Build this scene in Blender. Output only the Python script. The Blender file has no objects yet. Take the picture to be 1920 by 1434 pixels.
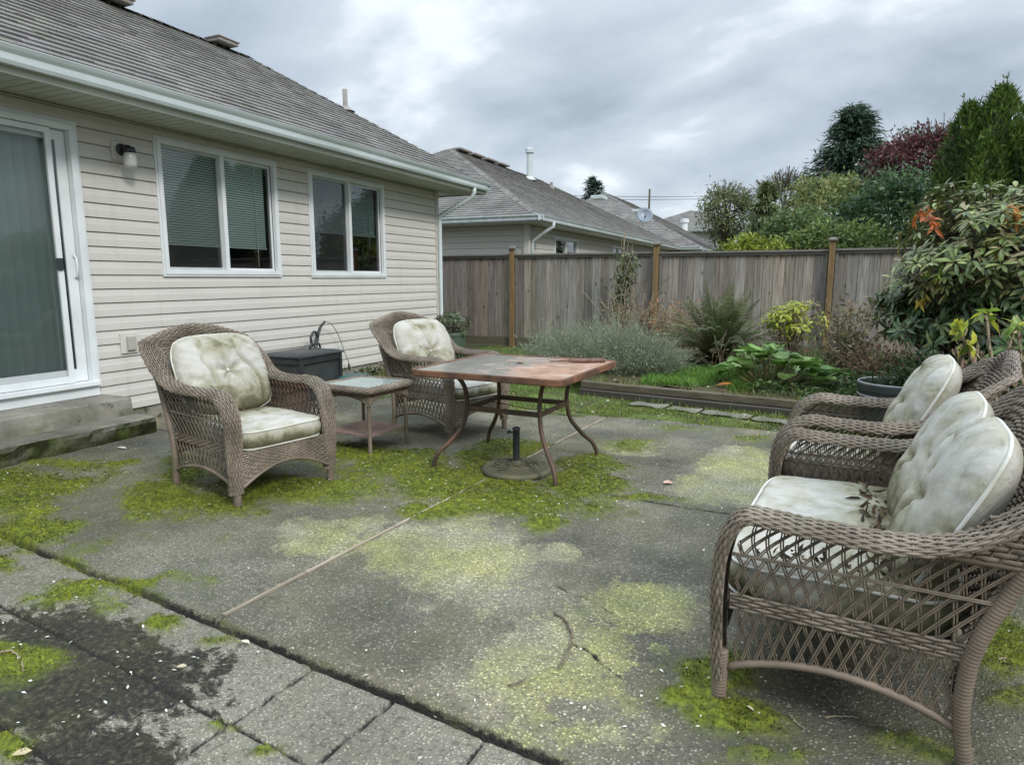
import bpy, math, random
import numpy as np
random.seed(7); rng = np.random.default_rng(11)
scene = bpy.context.scene
# ------------------------------------------------------------------ camera
F_PX, EYE = 1240.0, 1.35
PITCH = math.atan(195 / F_PX); YAW = math.radians(24.4)
cam_d = bpy.data.cameras.new('camera'); cam = bpy.data.objects.new('camera', cam_d)
scene.collection.objects.link(cam); scene.camera = cam
cam.location = (0, 0, EYE); cam.rotation_euler = (math.pi / 2 - PITCH, 0, YAW)
cam_d.sensor_fit = 'HORIZONTAL'; cam_d.sensor_width = 36; cam_d.lens = 36 * F_PX / 1920
cam_d.clip_start = 0.05; cam_d.clip_end = 3000
# ------------------------------------------------------------------ sky, sun
SUN_EL, SUN_AZ = math.radians(36), math.radians(62)   # height, and angle from straight behind (-y) towards +x
w = bpy.data.worlds.new('World'); scene.world = w; w.use_nodes = True
nt = w.node_tree; nt.nodes.clear()
def N(t, loc=None, **k):
    n = nt.nodes.new(t)
    for a, b in k.items(): setattr(n, a, b)
    return n
wo = N('ShaderNodeOutputWorld'); bg = N('ShaderNodeBackground'); bg.inputs['Strength'].default_value = 0.1
sky = N('ShaderNodeTexSky', sky_type='NISHITA', sun_disc=False); sky.sun_elevation = SUN_EL; 
tc = N('ShaderNodeTexCoord'); sep = N('ShaderNodeSeparateXYZ'); nt.links.new(tc.outputs['Generated'], sep.inputs[0])
den = N('ShaderNodeMath', operation='ADD'); nt.links.new(sep.outputs['Z'], den.inputs[0]); den.inputs[1].default_value = 0.34
mx = N('ShaderNodeMath', operation='MAXIMUM'); nt.links.new(den.outputs[0], mx.inputs[0]); mx.inputs[1].default_value = 0.12
dx = N('ShaderNodeMath', operation='DIVIDE'); dy = N('ShaderNodeMath', operation='DIVIDE')
nt.links.new(sep.outputs['X'], dx.inputs[0]); nt.links.new(mx.outputs[0], dx.inputs[1])
nt.links.new(sep.outputs['Y'], dy.inputs[0]); nt.links.new(mx.outputs[0], dy.inputs[1])
cmb = N('ShaderNodeCombineXYZ'); nt.links.new(dx.outputs[0], cmb.inputs[0]); nt.links.new(dy.outputs[0], cmb.inputs[1])
mp = N('ShaderNodeMapping'); mp.inputs['Location'].default_value = (3.1, 1.4, 0); mp.inputs['Rotation'].default_value = (0, 0, 0.5); mp.inputs['Scale'].default_value = (1.0, 1.25, 1)
nt.links.new(cmb.outputs[0], mp.inputs[0])
n1 = N('ShaderNodeTexNoise'); n1.inputs['Scale'].default_value = 1.9; n1.inputs['Detail'].default_value = 7; n1.inputs['Roughness'].default_value = 0.5; n1.inputs['Distortion'].default_value = 0.25
nt.links.new(mp.outputs[0], n1.inputs['Vector'])
cr = N('ShaderNodeValToRGB'); e = cr.color_ramp.elements
e[0].position = 0.34; e[0].color = (2.95, 3.5, 4.1, 1); e[1].position = 0.66; e[1].color = (6.8, 7.3, 7.8, 1)
m_ = e.new(0.45); m_.color = (3.85, 4.45, 5.1, 1); m_ = e.new(0.57); m_.color = (4.8, 5.4, 5.95, 1)
nt.links.new(n1.outputs['Fac'], cr.inputs[0])
# the overcast is brighter overhead than near the horizon
br = N('ShaderNodeMapRange'); br.interpolation_type = 'SMOOTHSTEP'; br.inputs['From Min'].default_value = 0.30; br.inputs['From Max'].default_value = 1.0; br.inputs['To Min'].default_value = 0.95; br.inputs['To Max'].default_value = 3.9
nt.links.new(sep.outputs['Z'], br.inputs['Value'])
ml = N('ShaderNodeVectorMath', operation='SCALE'); nt.links.new(cr.outputs[0], ml.inputs[0]); nt.links.new(br.outputs[0], ml.inputs['Scale'])
mixw = N('ShaderNodeMixRGB'); mixw.inputs[0].default_value = 0.93
nt.links.new(sky.outputs[0], mixw.inputs[1]); nt.links.new(ml.outputs[0], mixw.inputs[2])
nt.links.new(mixw.outputs[0], bg.inputs['Color']); nt.links.new(bg.outputs[0], wo.inputs['Surface'])
sd = bpy.data.lights.new('sun', 'SUN'); sd.energy = 1.5; sd.angle = math.radians(12); sd.color = (1.0, 0.965, 0.92)
so = bpy.data.objects.new('sun', sd); scene.collection.objects.link(so)
# sun direction: from high, a little behind the camera on the right
so.rotation_euler = (math.radians(90) - SUN_EL, 0, SUN_AZ); so.location = (0, 0, 20)
sky.sun_rotation = math.pi - SUN_AZ
scene.view_settings.view_transform = 'Standard'; scene.view_settings.look = 'None'
scene.view_settings.exposure = 0.6; scene.view_settings.gamma = 1.0
scene.cycles.max_bounces = 8; scene.cycles.transparent_max_bounces = 24; scene.cycles.use_denoising = True
# ------------------------------------------------------------------ pixel -> place
cA, sA, cP, sP = math.cos(YAW), math.sin(YAW), math.cos(PITCH), math.sin(PITCH)
def ray(u, v):
    x = (u - 960) / F_PX; yd = (717 - v) / F_PX
    b, c = cP + yd * sP, -sP + yd * cP
    return (x * cA - b * sA, x * sA + b * cA, c)
def G(u, v, z=0.0):
    r = ray(u, v); t = (z - EYE) / r[2]; return (r[0] * t, r[1] * t, z)
def AX(u, v, x):
    r = ray(u, v); t = x / r[0]; return (x, r[1] * t, EYE + r[2] * t)
def AY(u, v, y):
    r = ray(u, v); t = y / r[1]; return (r[0] * t, y, EYE + r[2] * t)
# ------------------------------------------------------------------ numpy noise
def _h(ix, iy, s=0):
    n = (ix.astype(np.int64) * 374761393 + iy.astype(np.int64) * 668265263 + s * 1274126177) & 0xffffffff
    n = ((n ^ (n >> 13)) * 1274126177) & 0xffffffff
    return ((n ^ (n >> 16)) & 0xffff) / 65535.0
def vnoise(x, y, s=0):
    x = np.asarray(x, float); y = np.asarray(y, float)
    ix, iy = np.floor(x), np.floor(y); fx, fy = x - ix, y - iy
    fx = fx * fx * (3 - 2 * fx); fy = fy * fy * (3 - 2 * fy)
    a, b, c, d = _h(ix, iy, s), _h(ix + 1, iy, s), _h(ix, iy + 1, s), _h(ix + 1, iy + 1, s)
    return (a * (1 - fx) + b * fx) * (1 - fy) + (c * (1 - fx) + d * fx) * fy
def fbm(x, y, o=4, s=0, r=0.5):
    t = 0; a = 1; n = 0
    for i in range(o):
        t = t + a * vnoise(np.asarray(x) * 2 ** i, np.asarray(y) * 2 ** i, s + i * 17); n += a; a *= r
    return t / n
# ------------------------------------------------------------------ mesh builder
def nrm(a): return a / np.maximum(np.linalg.norm(a, axis=-1, keepdims=True), 1e-9)
class MB:
    def __init__(s): s.v = []; s.f = []; s.c = []; s.n = 0; s.mi = []
    def add(s, v, faces, col=None, mi=0):
        v = np.asarray(v, float).reshape(-1, 3)
        if isinstance(faces, np.ndarray): faces = [faces]
        for f in faces:
            if isinstance(f, np.ndarray) and f.ndim == 2 and len(f):
                s.f.append(f.astype(np.int64) + s.n); s.mi.append(np.full(len(f), mi))
        s.v.append(v)
        if col is None: col = (1, 1, 1)
        col = np.asarray(col, float)
        if col.ndim == 1: col = np.tile(col, (len(v), 1))
        s.c.append(col); s.n += len(v)
        return s
    def poly(s, pts, col=None):
        n = len(pts); s.add(pts, [np.arange(n).reshape(1, n)], col); return s
    def box(s, c, d, rz=0, col=None, taper=None):
        x, y, z = d[0] / 2, d[1] / 2, d[2] / 2
        v = np.array([(-x, -y, -z), (x, -y, -z), (x, y, -z), (-x, y, -z), (-x, -y, z), (x, -y, z), (x, y, z), (-x, y, z)])
        if taper is not None: v[4:, :2] *= taper
        if rz: v[:, :2] = v[:, :2] @ np.array([[math.cos(rz), math.sin(rz)], [-math.sin(rz), math.cos(rz)]])
        s.add(v + np.array(c), [np.array([(0, 3, 2, 1), (4, 5, 6, 7), (0, 1, 5, 4), (1, 2, 6, 5), (2, 3, 7, 6), (3, 0, 4, 7)])], col); return s
    def tube(s, pts, r, sides=8, closed=False, col=None, cap=True, flat=1.0):
        P = np.asarray(pts, float); n = len(P); r = np.broadcast_to(np.asarray(r, float), (n,))
        if closed: T = nrm(np.roll(P, -1, 0) - np.roll(P, 1, 0))
        else: T = nrm(np.gradient(P, axis=0))
        ref = np.array([0, 0, 1.]) if abs(T[0][2]) < 0.9 else np.array([1., 0, 0])
        Nn = np.zeros_like(P); a = nrm(np.cross(T[0], ref)); Nn[0] = nrm(np.cross(a, T[0]))
        for i in range(1, n):
            q = Nn[i - 1] - T[i] * np.dot(Nn[i - 1], T[i]); Nn[i] = nrm(q)
        B = np.cross(T, Nn); th = np.arange(sides) * 2 * math.pi / sides
        V = P[:, None] + r[:, None, None] * (np.cos(th)[None, :, None] * Nn[:, None] * flat + np.sin(th)[None, :, None] * B[:, None])
        idx = np.arange(n * sides).reshape(n, sides); a = idx if closed else idx[:-1]; b = np.roll(idx, -1, 0) if closed else idx[1:]
        q = np.stack([a, np.roll(a, -1, 1), np.roll(b, -1, 1), b], -1).reshape(-1, 4)
        fs = [q]
        if cap and not closed: fs += [idx[0][::-1].reshape(1, -1), idx[-1].reshape(1, -1)]
        s.add(V.reshape(-1, 3), fs, col); return s
    def lathe(s, prof, seg=24, c=(0, 0, 0), col=None):
        pr = np.asarray(prof, float); th = np.arange(seg) * 2 * math.pi / seg
        V = np.stack([pr[:, None, 0] * np.cos(th), pr[:, None, 0] * np.sin(th), np.repeat(pr[:, 1:2], seg, 1)], -1) + np.array(c)
        idx = np.arange(len(pr) * seg).reshape(len(pr), seg); a = idx[:-1]; b = idx[1:]
        q = np.stack([a, np.roll(a, -1, 1), np.roll(b, -1, 1), b], -1).reshape(-1, 4)
        s.add(V.reshape(-1, 3), [q], col); return s
    def extrude(s, prof, p0, p1, closed=True, caps=True):
        """profile points are (a,b) in the plane of (side, up); side is horizontal, right of travel"""
        p0 = np.array(p0, float); p1 = np.array(p1, float); t = nrm(p1 - p0)
        side = nrm(np.cross(t, (0, 0, 1.))); up = np.array((0, 0, 1.)); pr = np.asarray(prof, float); n = len(pr)
        V = np.concatenate([p + pr[:, :1] * side + pr[:, 1:] * up for p in (p0, p1)])
        i = np.arange(n if closed else n - 1); q = np.stack([i, (i + 1) % n, (i + 1) % n + n, i + n], -1)
        fs = [q]
        if caps and closed: fs += [np.arange(n)[::-1].reshape(1, -1), (np.arange(n) + n).reshape(1, -1)]
        s.add(V, fs); return s
    def grid(s, V, col=None, wrap=False, flip=False):
        n, m = V.shape[:2]; idx = np.arange(n * m).reshape(n, m)
        a = idx[:-1, :-1]; b = idx[1:, :-1]; c = idx[1:, 1:]; d = idx[:-1, 1:]
        q = np.stack([a, b, c, d], -1).reshape(-1, 4)
        if wrap:
            q2 = np.stack([idx[:-1, -1], idx[1:, -1], idx[1:, 0], idx[:-1, 0]], -1); q = np.concatenate([q, q2])
        if flip: q = q[:, ::-1]
        s.add(V.reshape(-1, 3), [q], None if col is None else np.asarray(col, float).reshape(-1, 3) if np.ndim(col) > 1 else col); return s
    def build(s, name, mat, parent=None, smooth=False, bevel=0, attrs=None, loc=None):
        me = bpy.data.meshes.new(name); V = np.concatenate(s.v); me.vertices.add(len(V)); me.vertices.foreach_set('co', V.ravel())
        loops = np.concatenate([f.ravel() for f in s.f]); tot = np.concatenate([np.full(len(f), f.shape[1]) for f in s.f])
        me.loops.add(len(loops)); me.loops.foreach_set('vertex_index', loops)
        me.polygons.add(len(tot)); st = np.concatenate([[0], np.cumsum(tot)[:-1]]); me.polygons.foreach_set('loop_start', st)
        try: me.polygons.foreach_set('loop_total', tot)
        except Exception: pass
        me.polygons.foreach_set('use_smooth', np.full(len(tot), smooth))
        mats = mat if isinstance(mat, (list, tuple)) else [mat]
        for m in mats: me.materials.append(m)
        if len(mats) > 1: me.polygons.foreach_set('material_index', np.concatenate(s.mi))
        C = np.concatenate(s.c); ca = me.color_attributes.new('Col', 'FLOAT_COLOR', 'POINT')
        ca.data.foreach_set('color', np.concatenate([C, np.ones((len(C), 1))], 1).ravel())
        for k, a in (attrs or {}).items():
            at = me.attributes.new(k, 'FLOAT', 'POINT'); at.data.foreach_set('value', np.asarray(a, float).ravel())
        me.update(); me.validate()
        o = bpy.data.objects.new(name, me); scene.collection.objects.link(o)
        if parent: o.parent = parent
        if loc is not None: o.location = loc
        if bevel:
            b = o.modifiers.new('bevel', 'BEVEL'); b.width = bevel; b.segments = 2; b.limit_method = 'ANGLE'; b.angle_limit = math.radians(40)
        return o
def tag(o, label=None, cat=None, group=None, kind=None):
    if label: o['label'] = label
    if cat: o['category'] = cat
    if group: o['group'] = group
    if kind: o['kind'] = kind
    return o
def empty(name, label, cat, loc=(0, 0, 0), rz=0, group=None):
    o = bpy.data.objects.new(name, None); scene.collection.objects.link(o); o.location = loc; o.rotation_euler = (0, 0, rz)
    o.empty_display_size = 0.1; return tag(o, label, cat, group)
def copy_tree(o, parent=None):
    c = o.copy(); scene.collection.objects.link(c)
    if parent: c.parent = parent
    for ch in list(o.children): copy_tree(ch, c)
    return c
# ------------------------------------------------------------------ materials
class NT:
    def __init__(s, name):
        s.m = bpy.data.materials.new(name); s.m.use_nodes = True; s.t = s.m.node_tree; s.t.nodes.clear()
        s.out = s.n('ShaderNodeOutputMaterial'); s.tc = s.n('ShaderNodeTexCoord')
    def n(s, t, **k):
        x = s.t.nodes.new(t)
        for a, b in k.items(): setattr(x, a, b)
        return x
    def l(s, a, b): s.t.links.new(a, b)
    def set(s, sock, v):
        if hasattr(v, 'is_linked') or isinstance(v, bpy.types.NodeSocket): s.l(v, sock)
        else: sock.default_value = v
    def vec(s, scale=(1, 1, 1), rot=(0, 0, 0), src='Object', loc=(0, 0, 0)):
        m = s.n('ShaderNodeMapping'); m.inputs['Scale'].default_value = scale; m.inputs['Rotation'].default_value = rot; m.inputs['Location'].default_value = loc
        s.l(s.tc.outputs[src], m.inputs[0]); return m.outputs[0]
    def noise(s, v, scale=5, detail=4, rough=0.55, dist=0):
        x = s.n('ShaderNodeTexNoise'); s.l(v, x.inputs['Vector']); x.inputs['Scale'].default_value = scale; x.inputs['Detail'].default_value = detail
        x.inputs['Roughness'].default_value = rough; x.inputs['Distortion'].default_value = dist; return x.outputs['Fac']
    def voro(s, v, scale=5, feature='F1', out='Distance'):
        x = s.n('ShaderNodeTexVoronoi', feature=feature); s.l(v, x.inputs['Vector']); x.inputs['Scale'].default_value = scale; return x.outputs[out]
    def ramp(s, f, stops):
        x = s.n('ShaderNodeValToRGB'); el = x.color_ramp.elements
        while len(el) > 1: el.remove(el[0])
        el[0].position = stops[0][0]; el[0].color = (*stops[0][1], 1) if np.ndim(stops[0][1]) else (stops[0][1],) * 3 + (1,)
        for p, c in stops[1:]:
            q = el.new(p); q.color = (*c, 1) if np.ndim(c) else (c, c, c, 1)
        s.l(f, x.inputs[0]); return x.outputs[0]
    def mix(s, f, a, b, mode='MIX'):
        x = s.n('ShaderNodeMixRGB', blend_type=mode)
        s.set(x.inputs[0], f)
        for i, q in ((1, a), (2, b)):
            if isinstance(q, bpy.types.NodeSocket): s.l(q, x.inputs[i])
            else: x.inputs[i].default_value = (*q, 1)
        return x.outputs[0]
    def math(s, op, a, b=0.0, c=None, clamp=False):
        x = s.n('ShaderNodeMath', operation=op); x.use_clamp = clamp
        for i, q in enumerate((a, b) if c is None else (a, b, c)):
            if isinstance(q, bpy.types.NodeSocket): s.l(q, x.inputs[i])
            else: x.inputs[i].default_value = q
        return x.outputs[0]
    def attr(s, name, out='Fac'): x = s.n('ShaderNodeAttribute', attribute_name=name); return x.outputs[out]
    def bump(s, h, strength=0.3, dist=0.01, normal=None):
        x = s.n('ShaderNodeBump'); s.l(h, x.inputs['Height']); x.inputs['Strength'].default_value = strength; x.inputs['Distance'].default_value = dist
        if normal: s.l(normal, x.inputs['Normal'])
        return x.outputs[0]
    def pbsdf(s, col, rough=0.6, metal=0.0, normal=None, spec=0.5, **k):
        b = s.n('ShaderNodeBsdfPrincipled')
        if isinstance(col, bpy.types.NodeSocket): s.l(col, b.inputs['Base Color'])
        else: b.inputs['Base Color'].default_value = (*col, 1)
        s.set(b.inputs['Roughness'], rough); b.inputs['Metallic'].default_value = metal; b.inputs['Specular IOR Level'].default_value = spec
        if normal: s.l(normal, b.inputs['Normal'])
        for a, q in k.items(): b.inputs[a].default_value = q
        return b.outputs[0]
    def done(s, sh): s.l(sh, s.out.inputs['Surface']); return s.m
def simple(name, c1, c2=None, scale=6, rough=0.6, bump=0.15, bscale=60, metal=0, stretch=(1, 1, 1), spec=0.5, detail=5, useattr=False):
    t = NT(name); v = t.vec(stretch); f = t.noise(v, scale, detail)
    c2 = c2 or tuple(x * 0.8 for x in c1)
    col = t.ramp(f, [(0.3, c1), (0.7, c2)])
    if useattr: col = t.mix(1.0, col, t.attr('Col', 'Color'), 'MULTIPLY')
    h = t.noise(t.vec(stretch), bscale, 3)
    return t.done(t.pbsdf(col, rough, metal, t.bump(h, bump, 0.004), spec))
def leafmat(name, rough=0.5, trans=0.35, spec=0.4):
    t = NT(name); c = t.attr('Col', 'Color'); f = t.noise(t.vec(), 14, 3)
    c = t.mix(1.0, c, t.ramp(f, [(0.3, 0.75), (0.7, 1.2)]), 'MULTIPLY')
    b = t.pbsdf(c, rough, 0, None, spec); tr = t.n('ShaderNodeBsdfTranslucent'); t.l(c, tr.inputs[0])
    mxs = t.n('ShaderNodeMixShader'); mxs.inputs[0].default_value = trans; t.l(b, mxs.inputs[1]); t.l(tr.outputs[0], mxs.inputs[2])
    return t.done(mxs.outputs[0])
M = {}
M['leaf'] = leafmat('leaf'); M['dry'] = leafmat('dry_foliage', 0.8, 0.15, 0.2); M['gloss_leaf'] = leafmat('glossy_leaf', 0.35, 0.15, 0.5)
M['moss'] = leafmat('moss', 0.9, 0.2, 0.1)
M['white'] = simple('white_vinyl', (0.72, 0.75, 0.76), (0.6, 0.63, 0.63), 3, 0.4, 0.05)
M['gutter'] = simple('gutter_metal', (0.55, 0.60, 0.61), (0.38, 0.44, 0.43), 2.5, 0.4, 0.05, stretch=(3, 0.4, 1))
M['fascia'] = simple('fascia_paint', (0.55, 0.56, 0.51), (0.40, 0.42, 0.35), 2.5, 0.5, 0.05, stretch=(3, 0.5, 3))
M['bark'] = simple('bark', (0.10, 0.075, 0.05), (0.05, 0.04, 0.03), 9, 0.9, 0.6, 30, stretch=(1, 1, 0.3))
M['black'] = simple('black_plastic', (0.018, 0.02, 0.022), (0.035, 0.04, 0.04), 5, 0.45, 0.1)
M['dark'] = simple('dark_room', (0.012, 0.013, 0.014), (0.02, 0.02, 0.02), 3, 0.9, 0)
def siding_mat(name, c, dirt):
    t = NT(name); v = t.vec((0.6, 0.6, 3)); f = t.noise(v, 2.2, 5)
    col = t.ramp(f, [(0.3, c), (0.75, tuple(x * 0.93 for x in c))])
    g = t.noise(t.vec((8, 8, 0.8)), 1.5, 4); col = t.mix(t.ramp(g, [(0.52, 0.0), (0.8, 0.45)]), col, dirt)
    b = t.noise(t.vec((2, 2, 30)), 12, 3)
    return t.done(t.pbsdf(col, 0.5, 0, t.bump(b, 0.12, 0.003)))
M['siding'] = siding_mat('beige_siding', (0.56, 0.54, 0.495), (0.43, 0.42, 0.37))
M['siding_far'] = siding_mat('pale_siding', (0.52, 0.50, 0.45), (0.42, 0.40, 0.36))
t = NT('shingle'); v = t.vec(); base = t.ramp(t.noise(v, 1.3, 5), [(0.3, (0.125, 0.122, 0.116)), (0.7, (0.19, 0.186, 0.176))])
base = t.mix(1.0, base, t.attr('Col', 'Color'), 'MULTIPLY'); sp = t.noise(v, 75, 4)
base = t.mix(1.0, base, t.ramp(sp, [(0.3, 0.6), (0.7, 1.45)]), 'MULTIPLY')
ms = t.noise(v, 3, 6, 0.65); base = t.mix(t.ramp(ms, [(0.56, 0.0), (0.72, 0.35)]), base, (0.15, 0.15, 0.10))
M['shingle'] = t.done(t.pbsdf(base, 0.9, 0, t.bump(sp, 0.5, 0.004), 0.2))
def wood_mat(name, c1, c2, axis=2, topstain=None, green=0.0):
    t = NT(name); st = [9, 9, 9]; st[axis] = 0.55; v = t.vec(tuple(st))
    f = t.noise(v, 3.2, 7, 0.62, 0.7); col = t.ramp(f, [(0.25, c1), (0.5, tuple((a + b) / 2 for a, b in zip(c1, c2))), (0.78, c2)])
    g = t.noise(t.vec((1, 1, 1)), 2.2, 5, 0.6)
    if green: col = t.mix(t.ramp(g, [(0.5, 0.0), (0.75, green)]), col, (0.10, 0.11, 0.04))
    kn = t.voro(t.vec(tuple(2.6 if i != axis else 1.1 for i in range(3))), 2.1); col = t.mix(t.ramp(kn, [(0.05, 0.75), (0.12, 0.0)]), col, (0.05, 0.03, 0.02))
    col = t.mix(1.0, col, t.attr('Col', 'Color'), 'MULTIPLY')
    if topstain:
        sx = t.n('ShaderNodeSeparateXYZ'); t.l(t.tc.outputs['Object'], sx.inputs[0])
        k = t.math('SUBTRACT', sx.outputs['Z'], topstain[0]); nn = t.noise(t.vec((14, 14, 1.2)), 1.6, 3)
        k = t.math('ADD', t.math('MULTIPLY', k, 2.2), t.math('MULTIPLY', t.math('SUBTRACT', nn, 0.5), 2.6))
        col = t.mix(t.ramp(k, [(0.0, 0.0), (0.45, 0.85)]), col, topstain[1])
    return t.done(t.pbsdf(col, 0.85, 0, t.bump(f, 0.5, 0.006), 0.2))
M['fence'] = wood_mat('weathered_board', (0.115, 0.098, 0.082), (0.385, 0.36, 0.325), 2, (1.72, (0.07, 0.03, 0.02)), 0.15)
M['post'] = wood_mat('treated_post', (0.11, 0.07, 0.035), (0.28, 0.185, 0.09), 2, None, 0.5)
M['rail'] = wood_mat('grey_rail', (0.11, 0.10, 0.085), (0.23, 0.22, 0.20), 0)
M['timber'] = wood_mat('mossy_timber', (0.05, 0.042, 0.028), (0.15, 0.13, 0.09), 0, None, 0.5)
M['twig'] = simple('twig', (0.16, 0.125, 0.09), (0.08, 0.06, 0.045), 20, 0.9, 0.3)
M['stalk'] = simple('dry_stalk', (0.34, 0.28, 0.19), (0.18, 0.14, 0.09), 20, 0.9, 0.3)
# glass seen from outside: reflects, and lets the dim room show through
def glass_mat(name, tint=(0.9, 0.95, 0.93), refl=0.5, rough=0.01):
    t = NT(name); tr = t.n('ShaderNodeBsdfTransparent'); tr.inputs[0].default_value = (*tint, 1)
    gl = t.n('ShaderNodeBsdfGlossy'); gl.inputs['Roughness'].default_value = rough
    fr = t.n('ShaderNodeFresnel'); fr.inputs['IOR'].default_value = 1.5
    k = t.math('MULTIPLY', fr.outputs[0], refl * 2, clamp=True)
    m = t.n('ShaderNodeMixShader'); t.l(k, m.inputs[0]); t.l(tr.outputs[0], m.inputs[1]); t.l(gl.outputs[0], m.inputs[2])
    return t.done(m.outputs[0])
M['glass'] = glass_mat('window_glass', (0.88, 0.95, 0.92), 1.3)
t = NT('insect_screen'); tr = t.n('ShaderNodeBsdfTransparent'); df = t.pbsdf((0.05, 0.055, 0.055), 0.7); m = t.n('ShaderNodeMixShader')
m.inputs[0].default_value = 0.2; t.l(tr.outputs[0], m.inputs[1]); t.l(df, m.inputs[2]); M['screen'] = t.done(m.outputs[0])
# ================================================================== HOUSES
WX, WY = -5.915, 9.949           # wall plane and far corner of the near house
SOF = 2.80
def course_wall(mb, axis, c, sgn, a0, a1, z0, z1, openings=(), pitch=0.125, lip=0.014):
    """lap siding: wall plane at coordinate c of the other axis, facing sgn; openings (a0,a1,z0,z1)"""
    z = z0
    while z < z1 - 0.01:
        zt = min(z + pitch, z1)
        spans = [(a0, a1, z, zt)]
        for (b0, b1, q0, q1) in openings:
            new = []
            for (s0, s1, lo, hi) in spans:
                if q1 <= lo or q0 >= hi or b1 <= s0 or b0 >= s1: new.append((s0, s1, lo, hi)); continue
                if s0 < b0: new.append((s0, b0, lo, hi))
                if b1 < s1: new.append((b1, s1, lo, hi))
                if q0 > lo: new.append((max(s0, b0), min(s1, b1), lo, q0))
                if q1 < hi: new.append((max(s0, b0), min(s1, b1), q1, hi))
            spans = new
        for (s0, s1, lo, hi) in spans:
            def off(q): return lip * (1 - (q - z) / pitch)
            top = hi - (.011 if abs(hi - zt) < 1e-6 else .0); zs = [lo - .004, lo, lo + (hi - lo) * 0.5, lo + (hi - lo) * 0.53, top, top + .0005, hi + .002]; os_ = [-0.014, off(lo), off(lo) * 0.62 + 0.004, off(lo) * 0.62, 0.002, -.014, -.014]
            V = []
            for s_ in (s0, s1):
                for q, o in zip(zs, os_):
                    p = (c + sgn * o, s_, q) if axis == 'y' else (s_, c + sgn * o, q)
                    V.append(p)
            k = len(zs); F = [(i, i + k, i + 1 + k, i + 1) for i in range(k - 1)]
            mb.add(V, np.array(F))
        z += pitch
def roof_plane(mb, o, ud, vd, L, run, pitch, z0, expo=0.125, clip0=0.0, clip1=0.0, vary=0.10, tab=(0.10, 0.24), lastrun=None):
    """o eave start, ud eave direction, vd uphill direction; clip0/1: how much the length shrinks per metre of run"""
    o = np.array(o, float); ud = np.array(ud, float); vd = np.array(vd, float); sl = math.sqrt(1 + pitch * pitch)
    nn = np.array([-vd[0] * pitch, -vd[1] * pitch, 1.0]) / sl
    nrow = int(run * sl / expo) + 1
    for i in range(nrow):
        h0 = i * expo / sl; h1 = min((i + 1.12) * expo / sl, run)
        if h0 >= run: break
        a0 = clip0 * h0; a1 = L - clip1 * h0
        if a1 - a0 < 0.05: break
        cuts = [a0]
        while cuts[-1] < a1: cuts.append(cuts[-1] + rng.uniform(*tab))
        cuts[-1] = a1
        base = rng.uniform(0.96, 1.04)
        for s0, s1 in zip(cuts[:-1], cuts[1:]):
            th = 0.016 + rng.uniform(0, 0.007); c = base * (1 + rng.uniform(-vary, vary))
            col = (c, c * rng.uniform(0.96, 1.02), c * rng.uniform(0.92, 1.02))
            hh = h0 - rng.uniform(0, 0.006)
            t0 = max(s0, clip0 * h1); t1 = min(s1, L - clip1 * h1)
            t0 = min(max(t0, s0), s1); t1 = max(min(t1, s1), t0)
            P = [o + ud * s0 + vd * hh, o + ud * s1 + vd * hh, o + ud * t1 + vd * h1, o + ud * t0 + vd * h1]
            zz = [z0 + pitch * hh, z0 + pitch * hh, z0 + pitch * h1, z0 + pitch * h1]
            T = [np.array([p[0], p[1], z]) for p, z in zip(P, zz)]
            top = [T[0] + nn * th, T[1] + nn * th, T[2] + nn * 0.001, T[3] + nn * 0.001]
            mb.add(np.array(top + [T[0] - nn * 0.004, T[1] - nn * 0.004]), np.array([(0, 1, 2, 3), (4, 5, 1, 0)]), np.array(col))
            mb.add(np.array([T[0] - nn * .004, top[0], top[3], T[1] - nn * .004, top[1], top[2]]), np.array([(0, 1, 2), (3, 5, 4)]), np.array(col) * 0.9)
def cap_line(mb, p0, p1, w=0.13, step=0.14, vary=0.3, drop=0.35):
    p0 = np.array(p0, float); p1 = np.array(p1, float); L = np.linalg.norm(p1 - p0); t = (p1 - p0) / L
    side = nrm(np.cross(t, (0, 0, 1))); n = int(L / step)
    for i in range(n):
        a = p0 + t * (i * step); b = p0 + t * ((i + 1.15) * step); c = 1 + rng.uniform(-vary, vary); th = 0.022 + rng.uniform(0, .008)
        up = np.array((0, 0, 1.))
        V = [a - side * w + up * (th - w * drop), a + up * (th + .006), a + side * w + up * (th - w * drop), b - side * w + up * (.008 - w * drop), b + up * .012, b + side * w + up * (.008 - w * drop), a - side * w - up * w * drop, a, a + side * w - up * w * drop]
        mb.add(V, np.array([(0, 1, 4, 3), (1, 2, 5, 4), (6, 7, 1, 0), (7, 8, 2, 1)]), (c, c, c * .98))
GUT = [(0.0, -0.115), (0.012, -0.125), (0.062, -0.125), (0.075, -0.10), (0.078, -0.055), (0.098, -0.03), (0.112, -0.005), (0.112, 0.0), (0.10, 0.004), (0.098, -0.004), (0.0, -0.004)]
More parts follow.
